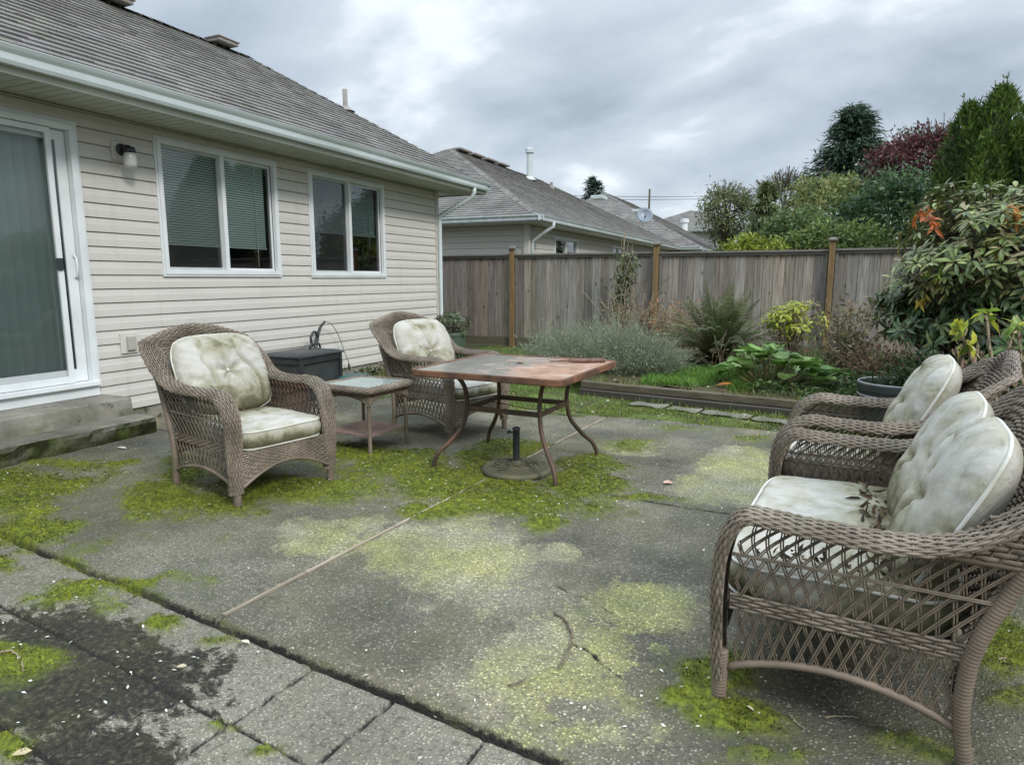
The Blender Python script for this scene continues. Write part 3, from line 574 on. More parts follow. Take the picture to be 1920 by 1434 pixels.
# ================================================================== GROUND
t = NT('soil_ground'); v = t.vec(); n = t.noise(v, .8, 8, .65); col = t.ramp(n, [(.3, (.035, .028, .018)), (.5, (.07, .062, .035)), (.65, (.06, .085, .025)), (.8, (.10, .12, .04))])
M['soil'] = t.done(t.pbsdf(col, .95, 0, t.bump(t.noise(v, 25, 6), .8, .03), .1))
g = MB(); g.poly([(-400, -400, -.05), (400, -400, -.05), (400, 400, -.05), (-400, 400, -.05)]); tag(g.build('ground', M['soil']), kind='structure')
C0 = np.array((-2.098, 1.745)); CS = -.105
def cy_line(x): return C0[1] + CS * (x - C0[0])
ELL = {  # (u, v, ru, rv, strength) read off the photograph, laid out on the slab as world ellipses
 'moss': [(40, 905, 130, 28, 1), (60, 1000, 110, 28, .9), (30, 950, 90, 40, .8), (150, 870, 170, 12, .7), (225, 1095, 80, 16, 1.15), (300, 940, 90, 38, 1), (400, 950, 110, 34, .9), (560, 915, 150, 35, 1.05), (330, 880, 60, 26, .8), (640, 850, 110, 30, .8), (760, 870, 110, 30, 1.0), (860, 905, 120, 30, 1.15), (800, 955, 70, 15, 1.1), (930, 940, 130, 22, 1.25), (1080, 910, 90, 26, 1.2), (1100, 870, 70, 22, 1.0), (960, 840, 90, 22, .8), (1170, 838, 60, 18, .75), (1010, 975, 50, 18, .75), (1200, 935, 80, 6, .8), (900, 860, 60, 25, .9),
          (30, 1232, 95, 45, 1.25), (110, 1120, 80, 18, .7), (170, 1110, 70, 30, .8), (230, 890, 120, 40, .45), (150, 1000, 120, 50, .42), (700, 900, 200, 45, .5), (620, 950, 150, 30, .42), (1120, 940, 130, 24, .5), (330, 1080, 60, 14, .5), (560, 830, 90, 20, .5), (1420, 820, 80, 14, .5), (1300, 800, 120, 10, .5), (330, 1172, 40, 18, .85), (440, 1207, 50, 10, .8), (10, 1410, 45, 25, 1.1), (60, 1030, 60, 10, .7), (400, 1352, 20, 6, .8), (435, 1358, 18, 5, .9), (510, 1405, 30, 8, .9), (0, 1045, 60, 22, 1.0),
          (1310, 1260, 70, 34, 1.0), (1290, 1300, 60, 25, 1.0), (1390, 1330, 100, 40, 1.0), (1380, 1250, 70, 30, .85), (1480, 1400, 120, 40, .7), (1860, 1200, 70, 60, 1.0), (1880, 1290, 60, 30, .7), (1700, 1380, 100, 40, .6), (1780, 1420, 80, 25, .6), (700, 800, 80, 18, .5), (1000, 745, 80, 22, .9), (1080, 765, 60, 14, .8), (1200, 770, 60, 9, .6), (870, 740, 90, 16, .6)],
 'lichen': [(600, 1005, 90, 36, 1.0), (690, 985, 50, 22, .8), (830, 1030, 140, 66, 1.15), (720, 1040, 50, 30, .7), (900, 1045, 60, 25, .8), (1042, 1030, 36, 18, 1.1), (1190, 1130, 100, 48, 1.1), (1240, 1160, 60, 40, .7), (1010, 1230, 190, 130, .70), (960, 1330, 170, 80, .62), (1120, 1350, 160, 70, .6), (1390, 880, 75, 45, 1.15), (1320, 910, 60, 30, .9), (1400, 925, 100, 30, .8), (1170, 840, 65, 18, .8), (470, 1135, 90, 28, .35), (1130, 1225, 90, 50, .5), (1210, 1220, 30, 14, .8), (1090, 1420, 60, 25, .5), (800, 1050, 100, 40, .3)],
 'dark': [(330, 990, 150, 60, .5), (660, 1150, 150, 70, .6), (1230, 830, 120, 35, .45), (1060, 1000, 70, 45, .35), (1500, 1300, 190, 80, 1.1), (1100, 830, 60, 25, .3), (1330, 1010, 140, 50, .25), (500, 980, 120, 40, .4), (1430, 1220, 70, 60, .5), (1640, 1310, 170, 110, 1.15), (860, 1150, 130, 30, .45), (1900, 1380, 80, 60, .7), (560, 890, 80, 25, .6), (150, 930, 120, 60, .3), (1300, 1080, 80, 40, .3)],  # dark stained concrete, plus the loveseat's shadow painted in beneath it
 'dirt': [(120, 1200, 180, 75, 1.05), (60, 1300, 170, 90, 1.1), (260, 1270, 150, 70, 1.05), (180, 1400, 150, 60, 1.0), (380, 1240, 90, 35, .7), (300, 1400, 60, 40, .5)],
}
def ell_mask(name, x, y):
    m = np.zeros_like(x)
    for (u, v, ru, rv, s_) in ELL[name]:
        c = np.array(G(u, v)[:2]); ex = np.array(G(u + ru, v)[:2]) - c; ey = np.array(G(u, v + rv)[:2]) - c; e2 = np.array(G(u, v - rv)[:2]) - c
        ey = (ey - e2) / 2
        det = ex[0] * ey[1] - ex[1] * ey[0]; dx_, dy_ = x - c[0], y - c[1]
        a = (dx_ * ey[1] - dy_ * ey[0]) / det; b = (-dx_ * ex[1] + dy_ * ex[0]) / det
        r2 = a * a + b * b; m = np.maximum(m, s_ * np.exp(-r2 * .75))
    return m
def seg_d(x, y, p, q):
    p, q = np.array(p), np.array(q); d = q - p; L2 = d @ d; t_ = np.clip(((x - p[0]) * d[0] + (y - p[1]) * d[1]) / L2, 0, 1)
    return np.hypot(x - p[0] - t_ * d[0], y - p[1] - t_ * d[1])
def clampf(a, lo, hi): return np.clip((a - lo) / (hi - lo), 0, 1)
e1 = np.array((1, CS)) / math.hypot(1, CS); e2 = np.array((-e1[1], e1[0]))
def pv(t_, s_): return tuple(C0 + e1 * t_ - e2 * s_)
JA = ((-2.11, 1.76), (-1.79, 6.3)); 
xs = np.arange(-6.2, 1.3, .0135); ys = [0.55]
while ys[-1] < 6.45: ys.append(ys[-1] + max(.0085, .0042 * ys[-1]))
ys = np.array(ys); Xg, Yg = np.meshgrid(xs, ys, indexing='ij')
edge_n = .045 * (fbm(Xg * 2.2, Xg * 0 + 3, 3, 77) - .5)
far_edge = 6.26 + .10 * (fbm(Xg * 1.7, Xg * 0, 4, 31) - .5); right_edge = .93 + .09 * (fbm(Yg * 2.5, Yg * 0, 4, 33) - .5)
warp = (fbm(Xg * 3, Yg * 3, 4, 5) - .5) * .5
wx_ = (fbm(Xg * 1.8, Yg * 1.8, 4, 41) - .5) * .5; wy_ = (fbm(Xg * 1.8 + 9, Yg * 1.8, 4, 42) - .5) * .5
m_moss = ell_mask('moss', Xg + wx_ * .5, Yg + wy_ * .5) + (fbm(Xg * 5.5, Yg * 5.5, 5, 3) - .5) * .85 + (fbm(Xg * 22, Yg * 22, 3, 4) - .5) * .35
# moss also lines the open joints
south = Yg < cy_line(Xg)
dC = seg_d(Xg, Yg, (-9, cy_line(-9)), (3, cy_line(3))); dA = seg_d(Xg, Yg, *JA); dB = np.minimum(seg_d(Xg, Yg, (-1.95, 3.94), (1.2, 3.80)), seg_d(Xg, Yg, (-6, 4.02), (-1.95, 3.94)))
m_moss = np.maximum(m_moss, (np.exp(-(dC / .05) ** 2) * .5 + np.exp(-(dB / .06) ** 2) * .35) + (fbm(Xg * 4, Yg * 4, 4, 8) - .5) * 1.1 - .12)
moss = clampf(m_moss, .38, .74)
lich = clampf(ell_mask('lichen', Xg + wx_ * .45, Yg + wy_ * .45) + warp * .4, .12, .95)
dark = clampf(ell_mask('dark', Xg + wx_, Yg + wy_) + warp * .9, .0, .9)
dirt_raw = np.where(south, np.clip(ell_mask('dirt', Xg + wx_ * .3, Yg + wy_ * .3), 0, 1), 0)
dirt = np.where(south, clampf(dirt_raw + (fbm(Xg * 11, Yg * 16, 5, 12, .62) - .5) * 1.5, .46, .64), 0)
jd = np.full_like(Xg, 9.0)
for t_ in np.arange(-.86 - .36 * 8, 3.2, .36): jd = np.minimum(jd, seg_d(Xg, Yg, pv(t_ + .0, .0), pv(t_, 2.0)))
for s_ in (.36, .72, 1.08, 1.44): jd = np.minimum(jd, seg_d(Xg, Yg, pv(-6, s_), pv(4, s_)))
jd = np.where(south, jd, 9.)
jw = .004 + .005 * fbm(Xg * 3, Yg * 3, 3, 21)
gC = np.exp(-(np.maximum(dC - .006 - .010 * fbm(Xg * 4, Yg * 0, 3, 22), 0) / .006) ** 2); gJ = np.exp(-(np.maximum(jd - jw * .5, 0) / .0045) ** 2); gB = np.exp(-(np.maximum(dB - .004, 0) / .007) ** 2)
cd1 = seg_d(Xg + .06 * (fbm(Xg * 5, Yg * 5, 4, 51) - .5), Yg + .10 * (fbm(Xg * 6, Yg * 6, 4, 52) - .5), G(1040, 1095)[:2], G(1150, 1150)[:2]); crack = np.exp(-(cd1 / .004) ** 2)
cd2 = seg_d(Xg + .08 * (fbm(Xg * 5, Yg * 5, 4, 51) - .5), Yg + .10 * (fbm(Xg * 6, Yg * 6, 4, 52) - .5), G(1080, 1205)[:2], G(1170, 1275)[:2]); crack = np.maximum(crack, np.exp(-(cd2 / .005) ** 2))
gA = np.exp(-(np.maximum(dA - .010, 0) / .006) ** 2)
grv = np.maximum.reduce([gC, gJ, gB, crack, gA])
jointd = np.minimum.reduce([dC - .015, np.where(south, jd - .0035, 9), dB - .009, np.abs(dA - .012) - .0015, cd1 - .0015, cd2 - .002])
Z = .006 * (fbm(Xg * 1.5, Yg * 1.5, 4, 61) - .5) - .035 * gC - .014 * gJ - .014 * gB - .010 * crack - .008 * gA + .0012 * (fbm(Xg * 70, Yg * 70, 2, 62) - .5)
Z = Z + np.where(south, -.006 + .006 * (vnoise(np.floor((Xg - pv(-.86, 0)[0]) / .36 + 50), np.floor(Yg * 2.7), 9) - .5), 0)
mossn = fbm(Xg * 26, Yg * 26, 4, 71, .6)
Z = Z + moss ** .6 * (.004 + .042 * np.maximum(mossn - .28, 0)) * (1 - .6 * grv)
Z = Z + dirt * (.003 + .014 * np.maximum(fbm(Xg * 30, Yg * 42, 4, 72, .6) - .35, 0))
out = np.maximum(clampf(Yg - far_edge, 0, .02), clampf(Xg - right_edge, 0, .02)); Z = Z - .06 * out
mb = MB(); V = np.stack([Xg, Yg, Z], -1); mb.grid(V, flip=True)
t = NT('aggregate_concrete'); v = t.vec()
ns = t.noise(v, 1.5, 10, .66); base = t.ramp(ns, [(.32, (.065, .064, .056)), (.48, (.17, .164, .138)), (.66, (.31, .298, .245))])
pv_ = t.n('ShaderNodeTexVoronoi', feature='F1'); t.l(v, pv_.inputs['Vector']); pv_.inputs['Scale'].default_value = 88; pv_.inputs['Randomness'].default_value = 1
sepc = t.n('ShaderNodeSeparateXYZ'); t.l(pv_.outputs['Color'], sepc.inputs[0])
peb = t.ramp(pv_.outputs['Distance'], [(.26, 1.0), (.50, 0.0)])
pebc = t.ramp(sepc.outputs['X'], [(.0, (.07, .07, .06)), (.4, (.17, .165, .14)), (.72, (.31, .30, .255)), (.90, (.50, .48, .41))])
al = t.attr('lichen'); ad = t.attr('stain_shade'); am_ = t.attr('mossy'); ag0 = t.attr('jointd'); adt = t.attr('dirt'); asz = t.attr('south')
fine = t.noise(v, 9, 9, .7)
base = t.mix(t.ramp(t.noise(v, .9, 4), [(.4, 1.0), (.66, .35)]), base, t.mix(1.0, base, (1.04, .96, .80), 'MULTIPLY'))
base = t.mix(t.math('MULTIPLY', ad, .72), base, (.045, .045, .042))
base = t.mix(asz, base, t.ramp(ns, [(.3, (.17, .157, .122)), (.55, (.28, .26, .205)), (.8, (.37, .345, .275))]))
lc = t.ramp(t.noise(v, 3.2, 7, .6), [(.3, (.25, .255, .10)), (.5, (.40, .40, .14)), (.66, (.52, .50, .19)), (.85, (.58, .54, .36))])
lc = t.mix(t.ramp(t.noise(t.vec(loc=(7, 3, 0)), 1.3, 6, .6), [(.42, 0.0), (.60, .85)]), lc, t.ramp(t.noise(v, 5, 7, .6), [(.3, (.33, .31, .22)), (.7, (.52, .48, .36))]))
lf_ = t.ramp(t.math('ADD', al, t.math('MULTIPLY', t.math('SUBTRACT', t.noise(v, 4.5, 12, .74), .5), 1.7)), [(.36, 0.0), (.47, .6), (.75, .95)]); lf_ = t.math('MULTIPLY', lf_, t.ramp(fine, [(.3, .6), (.6, 1.0)]))
base = t.mix(t.math('MULTIPLY', lf_, .92, clamp=True), base, lc)
pf = t.math('MULTIPLY', peb, t.math('SUBTRACT', .78, t.math('MULTIPLY', asz, .35)))
base = t.mix(t.math('MULTIPLY', t.math('SUBTRACT', 1.0, peb), .42), base, (.04, .038, .026)); base = t.mix(pf, base, t.mix(1.0, base, t.ramp(sepc.outputs['X'], [(.0, .5), (.35, .9), (.7, 1.4), (.92, 2.1)]), 'MULTIPLY'))
white = t.ramp(sepc.outputs['Y'], [(.74, 0.0), (.80, 1.0)]); base = t.mix(t.math('MULTIPLY', t.math('MULTIPLY', white, peb), t.math('SUBTRACT', .40, t.math('MULTIPLY', asz, .20))), base, (.46, .44, .36))
# fine black algae speckle
base = t.mix(t.math('MULTIPLY', t.ramp(t.noise(v, 55, 6, .75), [(.50, 0.0), (.62, 1.0)]), .62), base, (.03, .032, .028))
dcol = t.ramp(t.noise(v, 50, 5, .7), [(.35, (.008, .008, .007)), (.55, (.03, .027, .018)), (.66, (.09, .082, .05)), (.78, (.17, .16, .12))])
dfac = t.ramp(t.math('ADD', adt, t.math('MULTIPLY', t.math('SUBTRACT', t.noise(t.vec((1, 1.35, 1), rot=(0, 0, .4)), 10, 12, .72, .4), .5), 2.6)), [(.44, 0.0), (.60, 1.0)]); base = t.mix(dfac, base, dcol)
filmc = t.ramp(t.noise(v, 11, 6, .7), [(.35, 0.0), (.6, 1.0)]); base = t.mix(t.math('MULTIPLY', t.math('MULTIPLY', t.attr('film'), filmc), .85), base, (.085, .09, .03))
mcol = t.ramp(t.noise(v, 34, 6, .65), [(.30, (.028, .034, .006)), (.5, (.095, .115, .010)), (.68, (.18, .21, .018))])
base = t.mix(am_, base, mcol)
ag = t.ramp(t.math('ADD', t.math('MULTIPLY', ag0, 20.0), t.math('MULTIPLY', t.math('SUBTRACT', t.noise(v, 38, 5, .7), .5), .42)), [(.0, 1.0), (.11, .0)])
base = t.mix(t.math('MULTIPLY', ag, t.math('SUBTRACT', 1.0, t.math('MULTIPLY', am_, .7))), base, (.014, .013, .010))
hgt = t.math('ADD', t.math('MULTIPLY', peb, .6), t.math('MULTIPLY', t.noise(v, 60, 5, .7), .9))
M['patio'] = t.done(t.pbsdf(base, t.ramp(t.noise(v, 4, 3), [(.3, .62), (.7, .9)]), 0, t.bump(hgt, .75, .006), .3))
film = clampf(m_moss, -.05, .5) * np.where(south, .45, .8)
at = {'jointd': jointd, 'film': film, 'lichen': lich, 'stain_shade': dark, 'mossy': moss, 'groove': np.maximum(grv, 0) * np.where(crack >= grv - 1e-6, .7, 1), 'dirt': dirt_raw, 'south': south.astype(float)}
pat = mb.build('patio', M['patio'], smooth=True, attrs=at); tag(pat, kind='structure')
# moss: short leafy shoots growing out of the cushions
def interp_grid(F, x, y):
    i = np.clip(np.searchsorted(xs, x) - 1, 0, len(xs) - 2); j = np.clip(np.searchsorted(ys, y) - 1, 0, len(ys) - 2); return F[i, j]
def blades(mb, P, D, L, Wd, col, rnd=None):
    """single bent blades: P base (n,3), D direction (n,3) unit, L length, Wd width"""
    n = len(P); a = rng.uniform(0, 2 * math.pi, n); s_ = np.stack([np.cos(a), np.sin(a), np.zeros(n)], -1); s_ = nrm(np.cross(D, s_)) 
    L = np.broadcast_to(L, (n,))[:, None]; Wd = np.broadcast_to(Wd, (n,))[:, None]
    bend = np.cross(D, s_) * L * .25
    V = np.stack([P - s_ * Wd, P + s_ * Wd, P + D * L * .6 + s_ * Wd * .7 + bend * .4, P + D * L * .6 - s_ * Wd * .7 + bend * .4, P + D * L + bend], 1).reshape(-1, 3)
    b = (np.arange(n) * 5)[:, None]; mb.add(V, [b + np.array([0, 1, 2, 3]), b + np.array([3, 2, 4])], np.repeat(col, 5, 0))
NM = 420000; px = rng.uniform(-6, 1.2, NM); py = rng.uniform(.9, 6.3, NM); mm = interp_grid(moss, px, py); zz = interp_grid(Z, px, py)
keep = (mm > .35) & (rng.random(NM) < mm * 1.1) & (px < WX + 20); px, py, zz, mm = px[keep], py[keep], zz[keep], mm[keep]
keep = ~((px < WX + .67) & (py < 3.95)); px, py, zz, mm = px[keep], py[keep], zz[keep], mm[keep]; n = len(px)
D = nrm(np.stack([rng.normal(0, .75, n), rng.normal(0, .75, n), np.abs(rng.normal(.8, .3, n)) + .15], -1)); q = fbm(px * 5, py * 5, 4, 91) + rng.normal(0, .10, n)
c0, c1, c2 = np.array((.04, .048, .010)), np.array((.12, .145, .015)), np.array((.27, .31, .025)); q = np.clip((q - .30 + .25 * (fbm(px * 1.6, py * 1.6, 3, 93) - .5)) / .40, 0, 1)[:, None]
col = np.where(q < .5, c0 + (c1 - c0) * q * 2, c1 + (c2 - c1) * (q - .5) * 2); col[rng.random(n) < .14] = (.10, .085, .03)
mb = MB(); blades(mb, np.stack([px, py, zz - .001], -1), D, rng.uniform(.005, .013, n), rng.uniform(.0013, .0026, n), col)
tag(mb.build('moss', M['moss']), 'bright green moss growing in patches and joints over the patio', 'moss', kind='stuff')
# wooden strip in the joint running away from the camera
def jw_pt(y, off=0): 
    f_ = (y - JA[0][1]) / (JA[1][1] - JA[0][1]); return JA[0][0] + (JA[1][0] - JA[0][0]) * f_ + off
M['strip'] = wood_mat('joint_wood', (.20, .16, .11), (.36, .31, .24), 1)
mb = MB(); prev = 1.80
for y_, gap in ((2.25, .004), (2.9, .003), (3.12, .01), (4.9, 0), (5.0, 1.0), (6.2, .01)):
    if gap < 1:
        yy0 = prev + .004; c = rng.uniform(.8, 1.15); a = np.linspace(yy0, y_ - gap, 14); hw_ = .009
        V = [[(jw_pt(q) - hw_ + .003 * (vnoise(q * 9, 1, 3) - .5), q, -.02), (jw_pt(q) - hw_ + .004 * (vnoise(q * 12, 2, 3) - .5), q, .000 + .003 * vnoise(q * 7, 4, 1)), (jw_pt(q) + hw_ - .004 * (vnoise(q * 14, 5, 3) - .5), q, .000 + .003 * vnoise(q * 7, 9, 1)), (jw_pt(q) + hw_, q, -.02)] for q in a]
        mb.grid(np.array(V), (c, c, c)); mb.add(np.array(V[0]), [np.array([[3, 2, 1, 0]])], (c, c, c))
    prev = y_
tag(mb.build('expansion_strip', M['strip']), 'pale split wooden strip set in the long joint between the patio slabs', 'wood strip')
# ================================================================== WICKER
def sweep_strands(mb, P, Nn, rn, rb, sides=5, col=None):
    """P,Nn (M,K,3): M polylines; rn radius along the normal, rb sideways"""
    T = nrm(np.gradient(P, axis=1)); B = nrm(np.cross(T, Nn)); Nn = np.cross(B, T)
    th = (np.arange(sides) + .5) * 2 * math.pi / sides; c, s_ = np.cos(th), np.sin(th)
    V = P[:, :, None] + rn * c[None, None, :, None] * Nn[:, :, None] + rb * s_[None, None, :, None] * B[:, :, None]
    Mn, K = P.shape[:2]; idx = np.arange(Mn * K * sides).reshape(Mn, K, sides); a = idx[:, :-1]; b = idx[:, 1:]
    q = np.stack([a, np.roll(a, -1, 2), np.roll(b, -1, 2), b], -1).reshape(-1, 4)
    cc = rng.uniform(.55, 1.45, (Mn, K, 1)) * np.ones(3); cc = cc * .6 + rng.uniform(.75, 1.25, (Mn, 1, 1)) * .4
    if col is not None: cc = cc * np.array(col)
    mb.add(V.reshape(-1, 3), [q], np.repeat(cc, sides, 1).reshape(-1, 3))
def weave(mb, S, nu, nv, u0=0., u1=1., v0=0., v1=1., amp=.0035, rn=.0035, rb=.0055, back=True, stakes=True, stake_r=.003, sides=5):
    """closed weave: nv weavers along u passing over and under nu stakes"""
    K = nu * 2 + 1; u = np.linspace(u0, u1, K); v = v0 + (v1 - v0) * (np.arange(nv) + .5) / nv
    U, Vv = np.meshgrid(u, v); P, Nn = S(U, Vv); k = np.arange(K) / 2.
    disp = np.cos(math.pi * (k[None] + np.arange(nv)[:, None])) * amp
    sweep_strands(mb, P + Nn * disp[..., None], Nn, rn, rb, sides)
    if stakes:
        us = u[::2]; vv = np.linspace(v0, v1, max(5, nv // 2)); U, Vv = np.meshgrid(us, vv, indexing='ij'); P, Nn = S(U, Vv); sweep_strands(mb, P, Nn, stake_r, stake_r * 1.3, 4, (.7, .7, .7))
    if back:
        U, Vv = np.meshgrid(np.linspace(u0, u1, nu + 1), np.linspace(v0, v1, 9), indexing='ij'); P, Nn = S(U, Vv); mb.grid(P - Nn * .007, (.14, .13, .12))  # dark sheet behind the strands puts the shade of the gaps into colour
def lattice(mb, S, nu, u0, u1, v0, v1, shift=1.0, rn=.0022, rb=.0031):
    """open crossing strands"""
    p = (u1 - u0) / nu
    for sg in (1, -1):
        lines = []
        us = u0 + p * (np.arange(-2, nu + 3) + .25 * sg)
        tt = np.linspace(0, 1, 7)
        for a in us:
            for dd_ in (-.09, .09):
                b0 = a + dd_ * p - sg * shift * p / 2; U = b0 + sg * shift * p * tt; Vv = v0 + (v1 - v0) * tt
                s0_, s1_ = (u0 - U[0]) / (U[-1] - U[0]), (u1 - U[0]) / (U[-1] - U[0]); lo_, hi_ = max(0, min(s0_, s1_)), min(1, max(s0_, s1_))
                if hi_ - lo_ < .12: continue
                t2 = lo_ + (hi_ - lo_) * tt; U = b0 + sg * shift * p * t2; Vv = v0 + (v1 - v0) * t2
                lines.append((U, Vv))
        if not lines: continue
        U = np.array([l[0] for l in lines]); Vv = np.array([l[1] for l in lines]); P, Nn = S(U, Vv); sweep_strands(mb, P + Nn * .003 * sg, Nn, rn, rb, 4, (.8, .78, .75))
def catmull(K, n):
    K = np.asarray(K, float); m = len(K); t_ = np.linspace(0, m - 1, n); i = np.clip(t_.astype(int), 0, m - 2); f = (t_ - i)[:, None]
    p0 = K[np.maximum(i - 1, 0)]; p1 = K[i]; p2 = K[i + 1]; p3 = K[np.minimum(i + 2, m - 1)]
    return .5 * ((2 * p1) + (-p0 + p2) * f + (2 * p0 - 5 * p1 + 4 * p2 - p3) * f ** 2 + (-p0 + 3 * p1 - 3 * p2 + p3) * f ** 3)
def resample(P, n):
    L = np.concatenate([[0], np.cumsum(np.linalg.norm(np.diff(P[:, :3], axis=0), axis=1))]); q = np.linspace(0, L[-1], n)
    return np.stack([np.interp(q, L, P[:, i]) for i in range(P.shape[1])], -1), L[-1]
M['wicker'] = None
t = NT('wicker'); v = t.vec(); n = t.noise(v, 5, 5); col = t.ramp(n, [(.3, (.105, .083, .060)), (.7, (.24, .195, .150))]); col = t.mix(1.0, col, t.attr('Col', 'Color'), 'MULTIPLY')
g = t.noise(t.vec(loc=(3, 1, 0)), 3, 5); col = t.mix(t.ramp(g, [(.55, 0.0), (.75, .3)]), col, (.16, .17, .10))
M['wicker'] = t.done(t.pbsdf(col, .55, 0, t.bump(t.noise(v, 220, 2), .25, .002), .4))
def cushion_mat(name, seat=False, heavy=1.0, seed=0.0):
    t = NT(name); v = t.vec(loc=(seed, seed * 2, 0)); base = t.ramp(t.noise(v, 3, 5), [(.3, (.36, .345, .305)), (.7, (.46, .445, .405))])
    a = t.attr('stain'); sn = t.noise(t.vec((3.2, 3.2, 1.3), loc=(seed, 0, seed)), 3.0, 7, .62, .5); f = t.math('ADD', t.math('MULTIPLY', a, .62 * heavy), t.math('MULTIPLY', t.math('SUBTRACT', sn, .5), .75))
    base = t.mix(t.ramp(f, [(.10, 0.0), (.36, .85)]), base, (.25, .235, .15))
    base = t.mix(t.ramp(t.math('ADD', f, t.math('MULTIPLY', t.math('SUBTRACT', t.noise(v, 14, 5), .5), .5)), [(.32, 0.0), (.50, .8)]), base, (.095, .09, .05))
    base = t.mix(t.math('MULTIPLY', t.ramp(t.noise(v, 60, 4, .7), [(.58, 0.0), (.72, .5)]), t.math('ADD', a, .15)), base, (.12, .10, .06))
    wrk = t.bump(t.noise(t.vec((1.6, .7, 1.6), rot=(0, 0, .5), loc=(seed, 0, 0)), 9, 5, .6, 1.2), .55, .018)
    return t.done(t.pbsdf(base, .88, 0, t.bump(t.noise(v, 230, 2), .25, .002, wrk), .15))
M['cushA'] = cushion_mat('stained_canvas', heavy=1.05, seed=1.3); M['cushB'] = cushion_mat('stained_canvas', heavy=1.0, seed=4.1); M['cushC'] = cushion_mat('pale_canvas', heavy=1.1, seed=7.7)
M['cushS'] = cushion_mat('seat_canvas', heavy=1.15, seed=2.2)
M['piping'] = simple('piping', (.62, .61, .57), (.42, .41, .33), 8, .8, .1)
def cushion(parent, name, w_, h_, th, mat, p=3.0, roundc=.22, dimples=(), creases=1.0, stain=lambda x, y: y * 0, loc=(0, 0, 0), rot=(0, 0, 0), n=72, edge_pow=.5, seam_n=0, seed=1, sag=0.0):
    """puffy cushion lying in its local xy plane, front = +z; piping round the seam"""
    u = np.linspace(-1, 1, n); U, V = np.meshgrid(u, u, indexing='ij')
    # concentrate samples to the rim
    U2 = np.sin(U * math.pi / 2); V2 = np.sin(V * math.pi / 2)
    kx = 1 - roundc * .5 * V2 ** 4; ky = 1 - roundc * .5 * U2 ** 4; X_, Y_ = U2 * kx * w_ / 2, V2 * ky * h_ / 2
    prof = ((1 - np.abs(U2) ** p) * (1 - np.abs(V2) ** p)); prof = np.maximum(prof, 0) ** edge_pow
    wr = np.zeros_like(U)
    ed = np.minimum((1 - np.abs(U2)) * w_ / 2, (1 - np.abs(V2)) * h_ / 2); ang = np.arctan2(V2, U2)
    wr += creases * .011 * (fbm(ang * 9 + seed, ed * 8, 3, seed) - .5) * np.exp(-ed / .07) * 2.4 * clampf(ed, 0, .012)
    wr += creases * .010 * (fbm(X_ * 5 + seed, Y_ * 5, 3, seed + 3) - .5)
    rid = 1 - np.abs(2 * fbm(X_ * 3.6 + seed * 3, Y_ * 3.0 + X_ * 1.5, 3, seed + 9) - 1); wr -= creases * .024 * clampf(rid, .86, 1.0) * prof
    for (bx, by, dep, rad) in dimples:
        dx_, dy_ = X_ - bx, Y_ - by; r_ = np.hypot(dx_, dy_); a_ = np.arctan2(dy_, dx_)
        wr -= dep * np.exp(-(r_ / rad) ** 1.2); wr += .012 * creases * np.cos(a_ * 5 + 2 * fbm(a_ * 2, a_ * 0, 2, seed)) * np.exp(-((r_ - rad * .9) / rad) ** 2)
    Zt = th / 2 * prof + wr * np.minimum(prof * 3, 1) - sag * (1 - U2 ** 2) * (1 - V2 ** 2); Zb = -th / 2 * prof - sag * (1 - U2 ** 2) * (1 - V2 ** 2)
    mb = MB(); mb.grid(np.stack([X_, Y_, Zt], -1)); mb.grid(np.stack([X_, Y_, Zb], -1), flip=True)
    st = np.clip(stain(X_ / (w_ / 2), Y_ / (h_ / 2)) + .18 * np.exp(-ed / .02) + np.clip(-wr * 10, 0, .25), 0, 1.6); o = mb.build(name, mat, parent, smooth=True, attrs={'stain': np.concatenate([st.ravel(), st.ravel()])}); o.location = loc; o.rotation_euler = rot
    ring = np.concatenate([np.stack([X_[:, 0], Y_[:, 0]], -1), np.stack([X_[-1, 1:], Y_[-1, 1:]], -1), np.stack([X_[-2::-1, -1], Y_[-2::-1, -1]], -1), np.stack([X_[0, -2:0:-1], Y_[0, -2:0:-1]], -1)])
    ring = np.concatenate([ring, np.zeros((len(ring), 1))], 1); return o, ring, (X_, Y_, Zt)
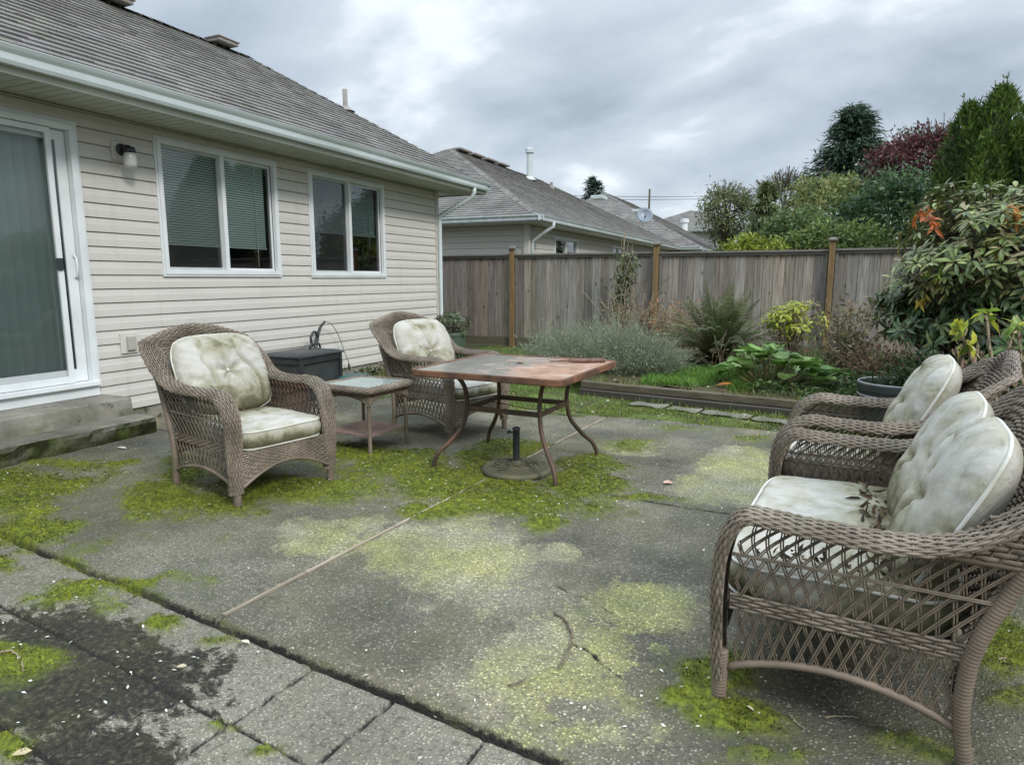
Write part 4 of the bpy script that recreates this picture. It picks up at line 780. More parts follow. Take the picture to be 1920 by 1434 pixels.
def box_cushion(parent, w_, d_, th, mat, loc, stain, seams=(), seed=1):
    """seat cushion with a boxed side and piping on both edges"""
    n = 90; r_ = .045; u = np.linspace(-1, 1, n); U, V = np.meshgrid(u, u, indexing='ij'); U = np.sin(U * math.pi / 2); V = np.sin(V * math.pi / 2)
    kx = 1 - .10 * V ** 8; ky = 1 - .10 * U ** 8; X_, Y_ = U * kx * w_ / 2, V * ky * d_ / 2
    ed = np.minimum(w_ / 2 * (1 - np.abs(U)), d_ / 2 * (1 - np.abs(V)))
    Zt = th / 2 + .018 * (1 - U ** 4) * (1 - V ** 4) - .012 * np.exp(-(ed / .012) ** 2) + .010 * (fbm(X_ * 5, Y_ * 5, 3, seed) - .5) + .006 * (fbm(X_ * 3, Y_ * 22, 3, seed + 2) - .5)
    for sx_ in seams: Zt -= .014 * np.exp(-((X_ - sx_) / .010) ** 2)
    mb = MB(); mb.grid(np.stack([X_, Y_, Zt], -1)); stt = stain(X_ / (w_ / 2), Y_ / (d_ / 2))
    def ringof(A): return np.concatenate([A[:, 0], A[-1, 1:], A[-2::-1, -1], A[0, -2:0:-1]])
    rx, ry, rz_ = ringof(X_), ringof(Y_), ringof(Zt); c = np.stack([rx, ry], -1); nn = nrm(np.stack([np.sign(rx) * (np.abs(rx) / (w_ / 2)) ** 8, np.sign(ry) * (np.abs(ry) / (d_ / 2)) ** 8], -1))
    rows = []; fr = np.linspace(0, 1, 8); arc = np.arange(len(rx)) * .02
    for f in fr:
        bulge = .018 * math.sin(f * math.pi) + .003 * (fbm(arc * 16, arc * 0 + f * 3, 3, seed + 5) - .5); z_ = rz_ * (1 - f) + (-th / 2) * f
        rows.append(np.stack([rx + nn[:, 0] * bulge, ry + nn[:, 1] * bulge, z_], -1))
    R_ = np.array(rows); mb.grid(R_, wrap=True, flip=False)
    st2 = np.clip(stain(R_[..., 0] / (w_ / 2), R_[..., 1] / (d_ / 2)) + .55 * (np.linspace(0, 1, 8)[:, None]) * (R_[..., 1] < -d_ * .3), 0, 1.5)
    o = mb.build('seat_cushion', mat, parent, smooth=True, attrs={'stain': np.concatenate([np.clip(stt, 0, 1.5).ravel(), st2.ravel()])}); o.location = loc
    p = MB(); p.tube(np.stack([rx * 1.004, ry * 1.004, rz_ + .001], -1), .0055, 6, closed=True); p.tube(np.stack([rx * 1.004, ry * 1.004, rx * 0 - th / 2], -1), .0055, 6, closed=True); p.build('piping', M['piping'], o, smooth=True)
    return o
def wrapped(mb, pts, r, turns=.011):
    P, L = resample(np.asarray(pts, float), 2); P = catmull(pts, 60) if len(pts) > 2 else np.asarray(pts, float)
    P, L = resample(P, max(8, int(L / turns * 4))); rr = r * (1 + .09 * np.abs(np.sin(np.arange(len(P)) * math.pi / 4)))
    mb.tube(P, rr, 10, col=(.95, .92, .9))
def wicker_seat(name, label, loc, rz, W, D, backs, cmats, topz=1.02, group=None, seed=1, dents=None, seams=(), AZ=.685):
    root = empty(name, label, 'armchair' if backs == 1 else 'loveseat', loc, rz, group); hw = W / 2; h = D / 2; rimk = .86 if W > 1 else .95
    a3 = lambda x: tuple(x)
    def yb(z): return h + .02 + np.maximum(0, np.asarray(z) - .36) * .42
    st = [((-hw, -h - .0, .085), (-1, 0, 0), (0, -1, 0), .045, .032), ((-hw, -h - .012, .36), (-1, 0, 0), (0, -1, 0), .05, .036), ((-hw, -h + .0, .53), (-1, 0, 0), (0, -.95, .3), .055, .038),
          ((-hw, -h + .055, .635), (-1, 0, 0), (0, -.68, .75), .058, .038), ((-hw, -h + .15, AZ - .005), (-1, 0, 0), (0, -.2, 1), .06, .036), ((-hw - .005, -.06, AZ - .01), (-1, 0, 0), (0, 0, 1), .06, .034),
          ((-hw - .01, h - .16, AZ - .01), (-1, 0, 0), (0, -.1, 1), .063, .034), ((-hw - .01, h - .02, AZ + .025), (-1, .05, .1), (.1, -.6, .8), .068, .034), ((-hw - .01, h + .09, AZ + .11), (-1, .05, .15), (.2, -.9, .5), .075, .034),
          ((-hw + .02, yb(.90), .90), (-.93, .1, .4), (.15, -1, .3), .08, .034), ((-hw + .09, yb(.965), topz - .055), (-.65, .15, .75), (.05, -1, .3), .078, .034), ((-hw + .21, yb(1.0), topz - .015), (-.2, .2, 1), (0, -1, .35), .07, .032)]
    if W > 1: st.append(((-hw + .40, yb(1.02), topz + .01), (-.05, .2, 1), (0, -1, .35), .068, .032))
    st.append(((0, yb(1.03), topz + (.03 if W > 1 else .005)), (0, .2, 1), (0, -1, .35), .068, .032))
    K = [np.concatenate([s_[0], s_[1], s_[2], [s_[3], s_[4]]]) for s_ in st]
    mir = []
    for k in K[-2::-1]: k2 = k.copy(); k2[0] *= -1; k2[3] *= -1; k2[6] *= -1; mir.append(k2)
    R_ = catmull(np.array(K + mir), 500); R_, L = resample(R_, 700)
    U_ = np.linspace(0, 1, 700)
    def S(U, V):
        q = np.stack([np.interp(U, U_, R_[:, i]) for i in range(11)], -1); a = (V * 2 - 1) * math.radians(100); c = nrm(q[..., 3:6]); nn = nrm(q[..., 6:9])
        A, B = q[..., 9:10] * rimk, q[..., 10:11]; sa_, ca_ = np.sin(a)[..., None], np.cos(a)[..., None]
        P = q[..., :3] + c * A * sa_ + nn * B * (ca_ - .6); n_ = nrm(c * sa_ * B + nn * ca_ * A); return P, n_
    mb = MB(); weave(mb, S, int(L / .029), 18, .0, 1., .0, 1., .0038, .0034, .0049); mb.build('woven_rim', M['wicker'], root, smooth=True)
    # back panel
    def SB(U, V):
        u = U * 2 - 1; zt = AZ + .10 + (topz - AZ - .10) * (1 - np.abs(u) ** 4) ** .5; z = .22 + V * (zt - .22); x = u * (hw - .0); y = yb(z) + .028 - .06 * np.abs(u) ** 5
        P = np.stack([x, y, z], -1); n_ = np.zeros_like(P); n_[..., 1] = 1; n_[..., 2] = -.2; return P, nrm(n_)
    mb = MB(); weave(mb, SB, int(W / .032), 44, 0, 1, 0, 1, .0036, .0036, .0088, back=False); mb.build('back_panel', M['wicker'], root, smooth=True)
    # sides
    arch = lambda s_: .11 + .075 * np.sin(np.clip(s_, 0, 1) * math.pi) ** .8
    for sg in (-1, 1):
        y00 = -h + .03
        def SS(U, V, sg=sg):   # U 0 front..1 back, V is height in metres
            z = V; y1_ = yb(z) - .01; y0_ = y00 + 4.2 * np.maximum(0, z - .50) ** 2; y = y0_ + U * (y1_ - y0_); x = sg * (hw + .012 - .02 * (1 - np.clip(z / AZ, 0, 1))); P = np.stack([np.broadcast_to(x, np.shape(y)), y, z], -1)
            n_ = np.zeros_like(P); n_[..., 0] = sg; return P, n_
        mb = MB(); nn_ = 15; zt = AZ - .035
        lattice(mb, SS, nn_ + 1, .02, .985, .505, zt, 1.35); lattice(mb, SS, nn_, .02, .985, .375, .497, 1.35)
        us = np.linspace(0, 1, 40)
        for zz_ in (.50, .505): P, n_ = SS(us, np.full(40, zz_)); sweep_strands(mb, P[None] + n_[None] * .004, n_[None], .003, .004, 5)
        weave(mb, SS, 18, 5, 0, 1, .315, .372, .0034, .0034, .0055, back=False)
        weave(mb, SS, 6, 9, .74, 1.0, zt - .01, AZ + .10, .0034, .0034, .0075, back=False)
        # lower lattice bends down to the arch
        def SL(U, V):
            z = arch(U) + V * (.313 - arch(U)); return SS(U, z)
        lattice(mb, SL, nn_, .03, .97, 0, 1, 1.3)
        P, n_ = SS(us, arch(us)); mb.tube(P[:, :] , .0125 * (1 + .08 * np.abs(np.sin(np.arange(40) * 2.1))), 8, col=(.9, .85, .82))
        P, n_ = SS(us, np.full(40, zt)); mb.tube(P, .008, 6, col=(.7, .65, .62))
        mb.build('side_panel', M['wicker'], root, smooth=True)
    # apron
    fa_ = lambda u: .12 + .105 * np.sin(np.clip(u, 0, 1) * math.pi) ** .9
    def SF(U, V):
        x = (U * 2 - 1) * (hw - .03); z = fa_(U) + V * (.335 - fa_(U)); P = np.stack([x, np.full_like(x, -h - .012), z], -1); n_ = np.zeros_like(P); n_[..., 1] = -1; return P, n_
    mb = MB(); weave(mb, SF, int(W / .022), 13, 0, 1, 0, 1, .003, .0032, .0062); us = np.linspace(0, 1, 40); P, n_ = SF(us, us * 0); mb.tube(P, .011, 7, col=(.85, .8, .78))
    mb.build('apron', M['wicker'], root, smooth=True)
    for sg in (-1, 1):
        mb = MB(); wrapped(mb, [(sg * hw, -h + .01, .0), (sg * hw, -h + .01, .17)], .023); mb.build('leg', M['wicker'], root, smooth=True)
        mb = MB(); wrapped(mb, [(sg * (hw - .005), h + .04, 0), (sg * (hw - .0), h + .015, .2), (sg * (hw + .004), yb(.42), .42), (sg * (hw + .0), yb(.75) + .0, .75)], .021); mb.build('leg', M['wicker'], root, smooth=True)
    mb = MB(); mb.box((0, 0, .315), (W - .05, D - .02, .02)); mb.build('seat_deck', simple('deck', (.10, .08, .065), (.06, .05, .04), 9, .9, .2), root)
    sw = W - .095
    box_cushion(root, sw, D + .03, .115, cmats[1], (0, -.005, .395), lambda x, y: .25 + .75 * clampf(y, -.2, 1.0) + .2 * (fbm(x * 3, y * 3, 3, seed) - .5), seams, seed)
    bw = sw / backs; tilt = math.radians(90 - 25)
    for i in range(backs):
        cx_ = -sw / 2 + bw * (i + .5); ln = dents[i] if dents else [(0, 0, .045, .05)]
        o, ring, g_ = cushion(root, 'back_cushion', bw + (.05 if backs == 1 else .01), .56, .195, cmats[0], 3.4 if backs == 1 else 3.0, .30, ln, 1.0, lambda x, y: .18 + .55 * clampf(-y, -.1, .9) + .38 * np.exp(-((y - .65) / .2) ** 2 - (x / .5) ** 2) * (backs == 1), (cx_, h - .035, .715 + (AZ - .685) * 1.3), (tilt, 0, 0), 84, .5, 0, seed + i * 5)
        p = MB(); p.tube(ring + np.array((0, 0, .0)), .0065, 6, closed=True); p.build('piping', M['piping'], o, smooth=True)
        for (bx, by, dep, rad) in ln:
            if dep > .04:
                X_, Y_, Zt = g_; j = np.argmin((X_ - bx) ** 2 + (Y_ - by) ** 2); b = MB(); b.lathe([(0, .010), (.009, .008), (.013, .0), (.010, -.004)], 14, (bx, by, Zt.ravel()[j] + .003)); b.build('button', M['piping'], o, smooth=True)
    return root
R = math.radians
wicker_seat('wicker_armchair', 'nearest left wicker armchair, mildewed cushion with a button, dead leaves on its seat', (-3.31, 3.17, 0), R(78), .68, .70, 1, (M['cushA'], M['cushS']), .975, 'wicker armchairs', 1)
wicker_seat('wicker_armchair', 'brown wicker armchair against the house wall behind the rusty table, creased mildewed cushion', (-2.94, 5.13, 0), R(73), .68, .72, 1, (M['cushB'], M['cushS']), .975, 'wicker armchairs', 5, [[(0.0, -.05, .05, .06)]])
wicker_seat('wicker_armchair', 'wicker armchair with clean pale cushion behind the loveseat, next to the black pot', (.22, 3.80, 0), R(266), .70, .64, 1, (M['cushC'], M['cushS']), .95, 'wicker armchairs', 8, [[(0.0, -.02, .03, .09)]])
wicker_seat('wicker_loveseat', 'two seat brown wicker loveseat with pale stained cushions in the right foreground', (.16, 2.66, 0), R(265), 1.22, .64, 2, (M['cushC'], M['cushS']), .96, None, 3, [[(0.0, -.05, .038, .07)], [(0.0, -.03, .038, .07)]], seams=(0.0,), AZ=.645)
# ================================================================== TABLES
t = NT('rusty_metal'); v = t.vec(); n = t.noise(v, 6, 7, .65); col = t.ramp(n, [(.3, (.065, .04, .028)), (.5, (.13, .07, .045)), (.68, (.26, .115, .06)), (.85, (.36, .25, .19))])
M['rust'] = t.done(t.pbsdf(col, .7, .2, t.bump(t.noise(v, 90, 5), .4, .003), .3))
t = NT('brown_rusty_metal'); v = t.vec(); n = t.noise(v, 4, 7, .65); col = t.ramp(n, [(.35, (.05, .038, .03)), (.55, (.105, .068, .048)), (.72, (.20, .10, .06))])
M['rust2'] = t.done(t.pbsdf(col, .55, .3, t.bump(t.noise(v, 90, 5), .4, .003), .4))
t = NT('dirty_glass_top'); v = t.vec(); sx = t.n('ShaderNodeSeparateXYZ'); t.l(v, sx.inputs[0])
k = t.math('ADD', t.math('MULTIPLY', sx.outputs['X'], 1.1), t.math('MULTIPLY', sx.outputs['Y'], .15)); k = t.math('ADD', k, t.math('MULTIPLY', t.math('SUBTRACT', t.noise(v, 3.4, 9, .70, .6), .5), 2.6)); k = t.math('ADD', k, .16)
rustc = t.ramp(t.noise(v, 8, 7, .65), [(.3, (.14, .065, .035)), (.48, (.32, .155, .08)), (.62, (.40, .25, .17)), (.76, (.42, .38, .33))]); gcol = t.ramp(t.noise(v, 3, 6), [(.3, (.15, .165, .145)), (.7, (.26, .27, .24))])
mixc = t.mix(t.ramp(k, [(0.0, 0.15), (.30, .85)]), gcol, rustc); mixc = t.mix(t.ramp(t.noise(t.vec(loc=(4, 2, 0)), 5, 6), [(.60, 0.0), (.72, .6)]), mixc, (.50, .46, .40))
M['ttop'] = t.done(t.pbsdf(mixc, t.ramp(k, [(0.0, .18), (.3, .55)]), 0, t.bump(t.noise(v, 50, 4), .12, .002), .5))
def rrect(w_, d_, r_, n=8):
    P = []
    for cx_, cy_, a0 in ((w_ / 2 - r_, d_ / 2 - r_, 0), (-w_ / 2 + r_, d_ / 2 - r_, 90), (-w_ / 2 + r_, -d_ / 2 + r_, 180), (w_ / 2 - r_, -d_ / 2 + r_, 270)):
        for a in np.linspace(a0, a0 + 90, n): P.append((cx_ + r_ * math.cos(R(a)), cy_ + r_ * math.sin(R(a))))
    return np.array(P)
TB = (-1.93, 4.36, 0); TRZ = R(-2)
tb = empty('patio_table', 'square rusty patio table with dirty glass top and curved metal legs', 'table', TB, TRZ)
TW, TD, TZ = 1.16, 1.12, .725
def frame_ring(mb, w_, d_, r_, prof, z0):
    o = rrect(w_, d_, r_); c = o / np.maximum(np.linalg.norm(o, axis=1, keepdims=True), 1e-6); q = np.roll(o, -1, 0) - np.roll(o, 1, 0); nn = nrm(np.stack([q[:, 1], -q[:, 0]], -1))
    V = np.array([[(*(p + n_ * a), z0 + b) for a, b in prof] for p, n_ in zip(o, nn)]); V = np.concatenate([V, V[:1]]); mb.grid(np.concatenate([V, V[:, :1]], 1))
mb = MB(); frame_ring(mb, TW, TD, .07, [(-.03, .0), (-.004, .004), (0, -.004), (.0, -.036), (-.006, -.042), (-.03, -.040)], TZ + .003); mb.build('table_frame', M['rust'], tb, smooth=False)
mb = MB(); o = rrect(TW - .05, TD - .05, .05); mb.add([(x, y, TZ) for x, y in o], [np.arange(len(o)).reshape(1, -1)]); mb.add([(x, y, TZ - .006) for x, y in o], [np.arange(len(o))[::-1].reshape(1, -1)]); mb.build('glass_top', M['ttop'], tb)
fx, fy_ = .46, .40
for sx_, sy_ in ((-1, -1), (1, -1), (1, 1), (-1, 1)):
    kp = [(.78, .685), (.745, .67), (.66, .60), (.62, .50), (.63, .40), (.68, .30), (.83, .19), (.96, .12), (1.02, .05), (1.03, 0.0)]
    P = catmull([(sx_ * fx * a, sy_ * fy_ * a, b) for a, b in kp], 40); mb = MB(); mb.tube(P, .0165, 8, flat=1.0)
    mb.tube([(sx_ * fx * .78, sy_ * fy_ * .78, .685), (sx_ * TW * .47, sy_ * TD * .47, .70)], .014, 6); leg = mb.build('leg', M['rust2'], tb, smooth=True)
mb = MB(); a = .62; 
for (p, q) in (((-1, -1), (1, -1)), ((1, -1), (1, 1)), ((1, 1), (-1, 1)), ((-1, 1), (-1, -1))):
    P0 = np.array((p[0] * fx * a, p[1] * fy_ * a, .43)); P1 = np.array((q[0] * fx * a, q[1] * fy_ * a, .43)); mb.extrude([(-.006, -.018), (.006, -.018), (.006, .018), (-.006, .018)], P0, P1)
mb.build('brace_ring', M['rust2'], tb)
mb = MB()
for yy in (-.1, .1): mb.tube(catmull([(-fx * a, yy, .42), (-.1, yy + .02, .40), (.08, yy - .03, .395), (fx * a, yy, .42)], 20), .003, 5)
mb.build('wire', M['black'], tb)
# branch and crumbs on the table top
def twig(name, label, pts, r, mat='twig', cat='twig'):
    mb = MB(); P = catmull(pts, 26); P[:, :2] += rng.normal(0, .002, (26, 2)); mb.tube(P, np.linspace(r, r * .45, 26), 6); return tag(mb.build(name, M[mat], smooth=True), label, cat)
M['darkwood'] = simple('dark_wood', (.10, .05, .035), (.20, .12, .09), 30, .9, .5, 60)
zt = TZ + .014; pa, pb = np.array(G(1030, 678, zt)), np.array(G(1135, 676, zt))
mb = MB(); P = catmull([pa, pa * .7 + pb * .3 + (0, 0, .004), pa * .35 + pb * .65 + (0, 0, .002), pb], 26); mb.tube(P, np.interp(np.linspace(0, 1, 26), [0, .35, .45, .9, 1], [.004, .009, .016, .019, .012]), 7); tag(mb.build('broken_branch', M['darkwood'], smooth=True), 'dark broken stick lying along the far right edge of the rusty table', 'stick')
pc = np.array(G(975, 680, TZ + .008)); mb = MB(); mb.tube([pc - (.03, .0, 0), pc, pc + (.03, .005, 0)], [.003, .007, .003], 6); tag(mb.build('bark_chip', M['darkwood']), 'small dark bark chip in the middle of the rusty table top', 'bark chip')
# umbrella base
ub = empty('umbrella_base', 'round cast umbrella base with short black tube under the rusty table', 'umbrella base', (*G(968, 884)[:2], 0))
M['cast'] = simple('cast_metal', (.055, .058, .035), (.12, .11, .06), 12, .7, .4, 80)
mb = MB(); mb.lathe([(0, .0), (.235, .0), (.248, .014), (.245, .034), (.225, .044), (.212, .036), (.12, .058), (.06, .066), (.035, .072), (.032, .085), (0, .085)], 48); disc = mb.build('base_disc', M['cast'], ub, smooth=True)
mb = MB()
for k in range(9):
    a = k * 2 * math.pi / 9; tt = np.linspace(0, 1, 22); rr = .075 + .10 * tt; aa = a + .9 * np.sin(tt * math.pi * 1.5) * .6; zz_ = .072 - (rr - .06) * .24 + .004
    mb.tube(np.stack([rr * np.cos(aa), rr * np.sin(aa), zz_], -1), .005, 5)
    aa = a + .35 - .8 * tt; rr = .185 - .09 * tt; zz_ = .066 - (rr - .06) * .24 + .004; mb.tube(np.stack([rr * np.cos(aa), rr * np.sin(aa), zz_], -1), .004, 5)
mb.build('scroll_relief', M['cast'], disc, smooth=True)
mb = MB(); mb.lathe([(.024, .07), (.024, .30), (.027, .302), (.027, .318), (.02, .322), (.018, .30)], 20); mb.build('pole_tube', M['black'], ub, smooth=True)
mb = MB(); mb.tube([(-.02, 0, .28), (-.06, .01, .28)], .006, 6); mb.box((-.062, .01, .28), (.012, .03, .02)); mb.build('thumb_screw', M['black'], ub)
# side table
sd_ = empty('side_table', 'small square wicker side table with glass top between the two armchairs', 'side table', (-3.25, 4.30, 0), R(-4))
sw_, SZ = .57, .525
mb = MB(); o = rrect(sw_, sw_, .06, 7)
oo = np.concatenate([o, o[:1]]); Ls = np.concatenate([[0], np.cumsum(np.linalg.norm(np.diff(oo, axis=0), axis=1))]); Us = Ls / Ls[-1]
def SRim(U, V):
    x = np.interp(U % 1.0, Us, oo[:, 0]); y = np.interp(U % 1.0, Us, oo[:, 1]); x2 = np.interp((U + .004) % 1.0, Us, oo[:, 0]); y2 = np.interp((U + .004) % 1.0, Us, oo[:, 1]); t_ = nrm(np.stack([x2 - x, y2 - y], -1)); n_ = np.stack([t_[..., 1], -t_[..., 0]], -1)
    a = math.radians(160) - V * math.radians(230); P = np.stack([x + n_[..., 0] * (.035 * np.cos(a) - .03), y + n_[..., 1] * (.035 * np.cos(a) - .03), SZ - .02 + .026 * np.sin(a)], -1)
    nn = np.stack([n_[..., 0] * np.cos(a), n_[..., 1] * np.cos(a), np.sin(a)], -1); return P, nn
weave(mb, SRim, int(Ls[-1] / .028), 11, 0, 1, 0, 1, .003, .003, .006); mb.build('woven_rim', M['wicker'], sd_, smooth=True)
q = sw_ / 2 - .045
mb = MB()
for i in range(4):
    a = i * math.pi / 2; ca_, sa_ = math.cos(a), math.sin(a)
    def SA(U, V):
        x = (U * 2 - 1) * q; zb = .385 + .07 * np.sin(U * math.pi) ** .7; z = zb + V * (SZ - .035 - zb); y = np.full_like(x, -q); P = np.stack([x * ca_ - y * sa_, x * sa_ + y * ca_, z], -1); n_ = np.zeros_like(P); n_[..., 0] = sa_; n_[..., 1] = -ca_; return P, n_
    weave(mb, SA, 22, 8, 0, 1, 0, 1, .0025, .003, .006)
    us = np.linspace(0, 1, 20); P, n_ = SA(us, us * 0); mb.tube(P, .006, 6, col=(.7, .66, .62))
mb.build('apron', M['wicker'], sd_, smooth=True)
for i in range(4):
    a = i * math.pi / 2 + math.pi / 4; rr = q * math.sqrt(2) * .95; mb = MB(); wrapped(mb, [(rr * math.cos(a), rr * math.sin(a), 0), (rr * .98 * math.cos(a), rr * .98 * math.sin(a), .42)], .014); mb.build('leg', M['wicker'], sd_, smooth=True)
mb = MB(); mb.box((0, 0, .145), (sw_ - .12, sw_ - .12, .012)); mb.build('lower_shelf', simple('shelf', (.26, .17, .14), (.16, .11, .09), 14, .8, .5, 90), sd_)
t = NT('side_glass'); n = t.noise(t.vec(), 4, 5); M['sglass'] = t.done(t.pbsdf(t.ramp(n, [(.3, (.22, .27, .25)), (.7, (.33, .38, .35))]), .12, 0, None, .6))
mb = MB(); mb.box((0, 0, SZ - .004), (sw_ - .10, sw_ - .10, .006)); mb.build('glass_top', M['sglass'], sd_)
# ================================================================== BIN AND CLUTTER AT THE WALL
M['crate'] = simple('grey_crate', (.045, .052, .05), (.022, .025, .025), 4, .5, .1)
bn = empty('storage_bin', 'black lidded plastic storage bin against the house wall behind the side table', 'bin', (-5.30, 5.88, 0), R(3))
bw_, bd_, bh_ = .54, .74, .50
mb = MB(); mb.box((0, 0, bh_ / 2 - .02), (bw_ - .05, bd_ - .05, bh_ - .06)); mb.build('bin_body', M['crate'], bn, bevel=.01)
mb = MB()
for a in (-1, 1):
    for b_ in (-1, 1): mb.box((a * (bw_ / 2 - .022), b_ * (bd_ / 2 - .022), bh_ / 2), (.045, .045, bh_ - .01))
    mb.box((a * (bw_ / 2 - .018), 0, bh_ - .05), (.035, bd_ - .1, .07)); mb.box((0, a * (bd_ / 2 - .018), bh_ - .05), (bw_ - .1, .035, .07)); mb.box((a * (bw_ / 2 - .018), 0, .04), (.035, bd_ - .1, .06))
mb.build('corner_frame', M['black'], bn, bevel=.008)
M['lid'] = simple('dusty_lid', (.025, .028, .03), (.06, .065, .07), 3, .4, .1)
mb = MB(); n = 14; U, V = np.meshgrid(np.linspace(-1, 1, n), np.linspace(-1, 1, n), indexing='ij'); Zl = bh_ + .012 + .03 * (1 - np.maximum(np.abs(U), np.abs(V)) ** 6) + .008 * (fbm(U * 2, V * 2, 3, 3) - .5)
mb.grid(np.stack([U * (bw_ / 2 + .01), V * (bd_ / 2 + .01), Zl], -1)); mb.box((0, 0, bh_ + .0), (bw_ + .03, bd_ + .03, .022)); lid = mb.build('lid', M['lid'], bn, smooth=False, bevel=.004)
mb = MB(); mb.tube([(0, bd_ / 2 - .25, bh_ + .04), (.0, bd_ / 2 - .22, bh_ + .09), (.0, bd_ / 2 - .08, bh_ + .09), (0, bd_ / 2 - .05, bh_ + .04)], .014, 7); mb.build('lid_handle', M['black'], lid, smooth=True)
hp = empty('garden_sprayer', 'black garden sprayer with upright handle and thin grey hose leaning on the siding', 'sprayer', (-5.62, 6.55, 0))
mb = MB(); q = np.array((-5.62, 6.55, 0)); mb.lathe([(0, 0), (.09, 0), (.10, .03), (.10, .34), (.06, .42), (.03, .45)], 18); mb.build('tank', M['black'], hp, smooth=True)
mb = MB(); P = np.array([AX(592, 652, -5.66), AX(594, 636, -5.70), AX(600, 615, -5.76), AX(609, 603, -5.78)]) - q; mb.tube(catmull([(0, 0, .40)] + list(P), 24), np.linspace(.032, .014, 24), 8)
P = np.array([AX(585, 650, -5.66), AX(583, 632, -5.66), AX(590, 622, -5.68), AX(596, 634, -5.70), AX(592, 648, -5.7)]) - q; mb.tube(catmull(P, 24), .016, 7); mb.build('handle', M['black'], hp, smooth=True)
mb = MB(); P = np.array([AX(609, 603, -5.78), AX(622, 608, -5.78), AX(636, 632, -5.80), AX(646, 660, -5.80), AX(658, 690, -5.78), AX(664, 712, -5.6)]) - q; mb.tube(catmull(P, 40), .006, 6); mb.build('hose', simple('hose_grey', (.25, .24, .21), None, 9, .6), hp, smooth=True)
mb = MB(); mb.box((0, 0, .11), (.26, .34, .22), taper=1.1); o = mb.build('watering_can', simple('teal_plastic', (.015, .09, .085), (.02, .06, .06), 5, .4), None, bevel=.02); o.location = (-4.92, 6.30, 0); o.rotation_euler = (0, 0, .4); tag(o, 'dark teal plastic box tucked beside the black storage bin', 'box')
o.name = 'plastic_box'
bc = empty('wooden_crate', 'low brown wooden crate with a pale slat behind the left armchair', 'crate', (-4.78, 5.02, 0), R(6))
mb = MB()
for i in range(3): mb.box((.15, 0, .06 + i * .12), (.015, .36, .10)); mb.box((-.15, 0, .06 + i * .12), (.015, .36, .10)); mb.box((0, .18, .06 + i * .12), (.3, .015, .10)); mb.box((0, -.18, .06 + i * .12), (.3, .015, .10))
mb.build('side_boards', simple('red_brown_wood', (.12, .06, .04), (.07, .04, .03), 12, .8, .3, stretch=(1, .2, 1)), bc)
mb = MB(); mb.box((.14, .02, .375), (.05, .30, .018)); mb.build('slat', M['stalk'], bc)
# pots
gp = G(846, 678); g = empty('green_pot', 'green plastic flowerpot with leafy plant by the downspout at the house corner', 'flowerpot', gp)
M['gpot'] = simple('green_pot', (.085, .12, .085), (.055, .08, .06), 3, .5, .1)
mb = MB(); mb.lathe([(0, 0), (.18, 0), (.25, .44), (.265, .44), (.265, .49), (.24, .49), (.23, .42), (0, .42)], 28); mb.build('pot', M['gpot'], g, smooth=False)
bp = (*G(1676, 800)[:2], 0.0); g2 = empty('black_pot', 'wide black pot with white rim line standing behind the far wicker armchair', 'flowerpot', bp)
mb = MB(); mb.lathe([(0, 0), (.29, 0), (.32, .34), (.33, .345), (.33, .40), (.315, .41), (.30, .40), (.29, .34), (0, .33)], 40); mb.build('pot', M['black'], g2, smooth=False)
mb = MB(); a = np.linspace(0, 2 * math.pi, 49)[:-1]
for z_, r_ in ((.415, .322), (.30, .321)): mb.tube(np.stack([r_ * np.cos(a), r_ * np.sin(a), a * 0 + z_], -1), .0045, 5, closed=True)
mb.build('rim_line', simple('pale_line', (.45, .46, .47), None, 4, .5), g2, smooth=True)
mb = MB(); U, V = np.meshgrid(np.linspace(0, 1, 12), np.linspace(0, 2 * math.pi, 30), indexing='ij'); mb.grid(np.stack([U * .3 * np.cos(V), U * .3 * np.sin(V), .335 + .03 * fbm(U * 6 * np.cos(V) + 9, U * 6 * np.sin(V) + 9, 3, 2)], -1)); mb.build('soil', M['soil'], g2, smooth=True)
# ================================================================== GARDEN BED
nx, ny = 220, 110; Ux, Uy = np.meshgrid(np.linspace(-2.55, 8, nx), np.linspace(0, 1, ny), indexing='ij')
fy = lambda x: 7.40 - .16 * (x + 2.5) * .95
Yb = fy(Ux) + .10 + Uy * (12.0 - fy(Ux) - .1); Zb = .10 + .10 * fbm(Ux * 1.4, Yb * 1.4, 5, 15) + .03 * (fbm(Ux * 14, Yb * 14, 3, 16) - .5)
mb = MB(); mb.grid(np.stack([Ux, Yb, Zb], -1)); tag(mb.build('garden_soil', M['soil'], smooth=True), kind='structure')
nx, ny = 200, 260; Ux, Uy = np.meshgrid(np.linspace(-5.95, 8, nx), np.linspace(6.1, 12.1, ny), indexing='ij'); Zl = -.035 + .05 * fbm(Ux * 1.8, Uy * 1.8, 5, 25)
mb = MB(); mb.grid(np.stack([Ux, Uy, Zl], -1)); t = NT('weedy_lawn'); v = t.vec(); n_ = t.noise(v, 3, 8, .65); M['lawn'] = t.done(t.pbsdf(t.ramp(n_, [(.3, (.05, .045, .03)), (.5, (.075, .10, .03)), (.7, (.12, .17, .04))]), .95, 0, t.bump(t.noise(v, 40, 5), .8, .02), .1)); tag(mb.build('lawn', M['lawn'], smooth=True), kind='structure')
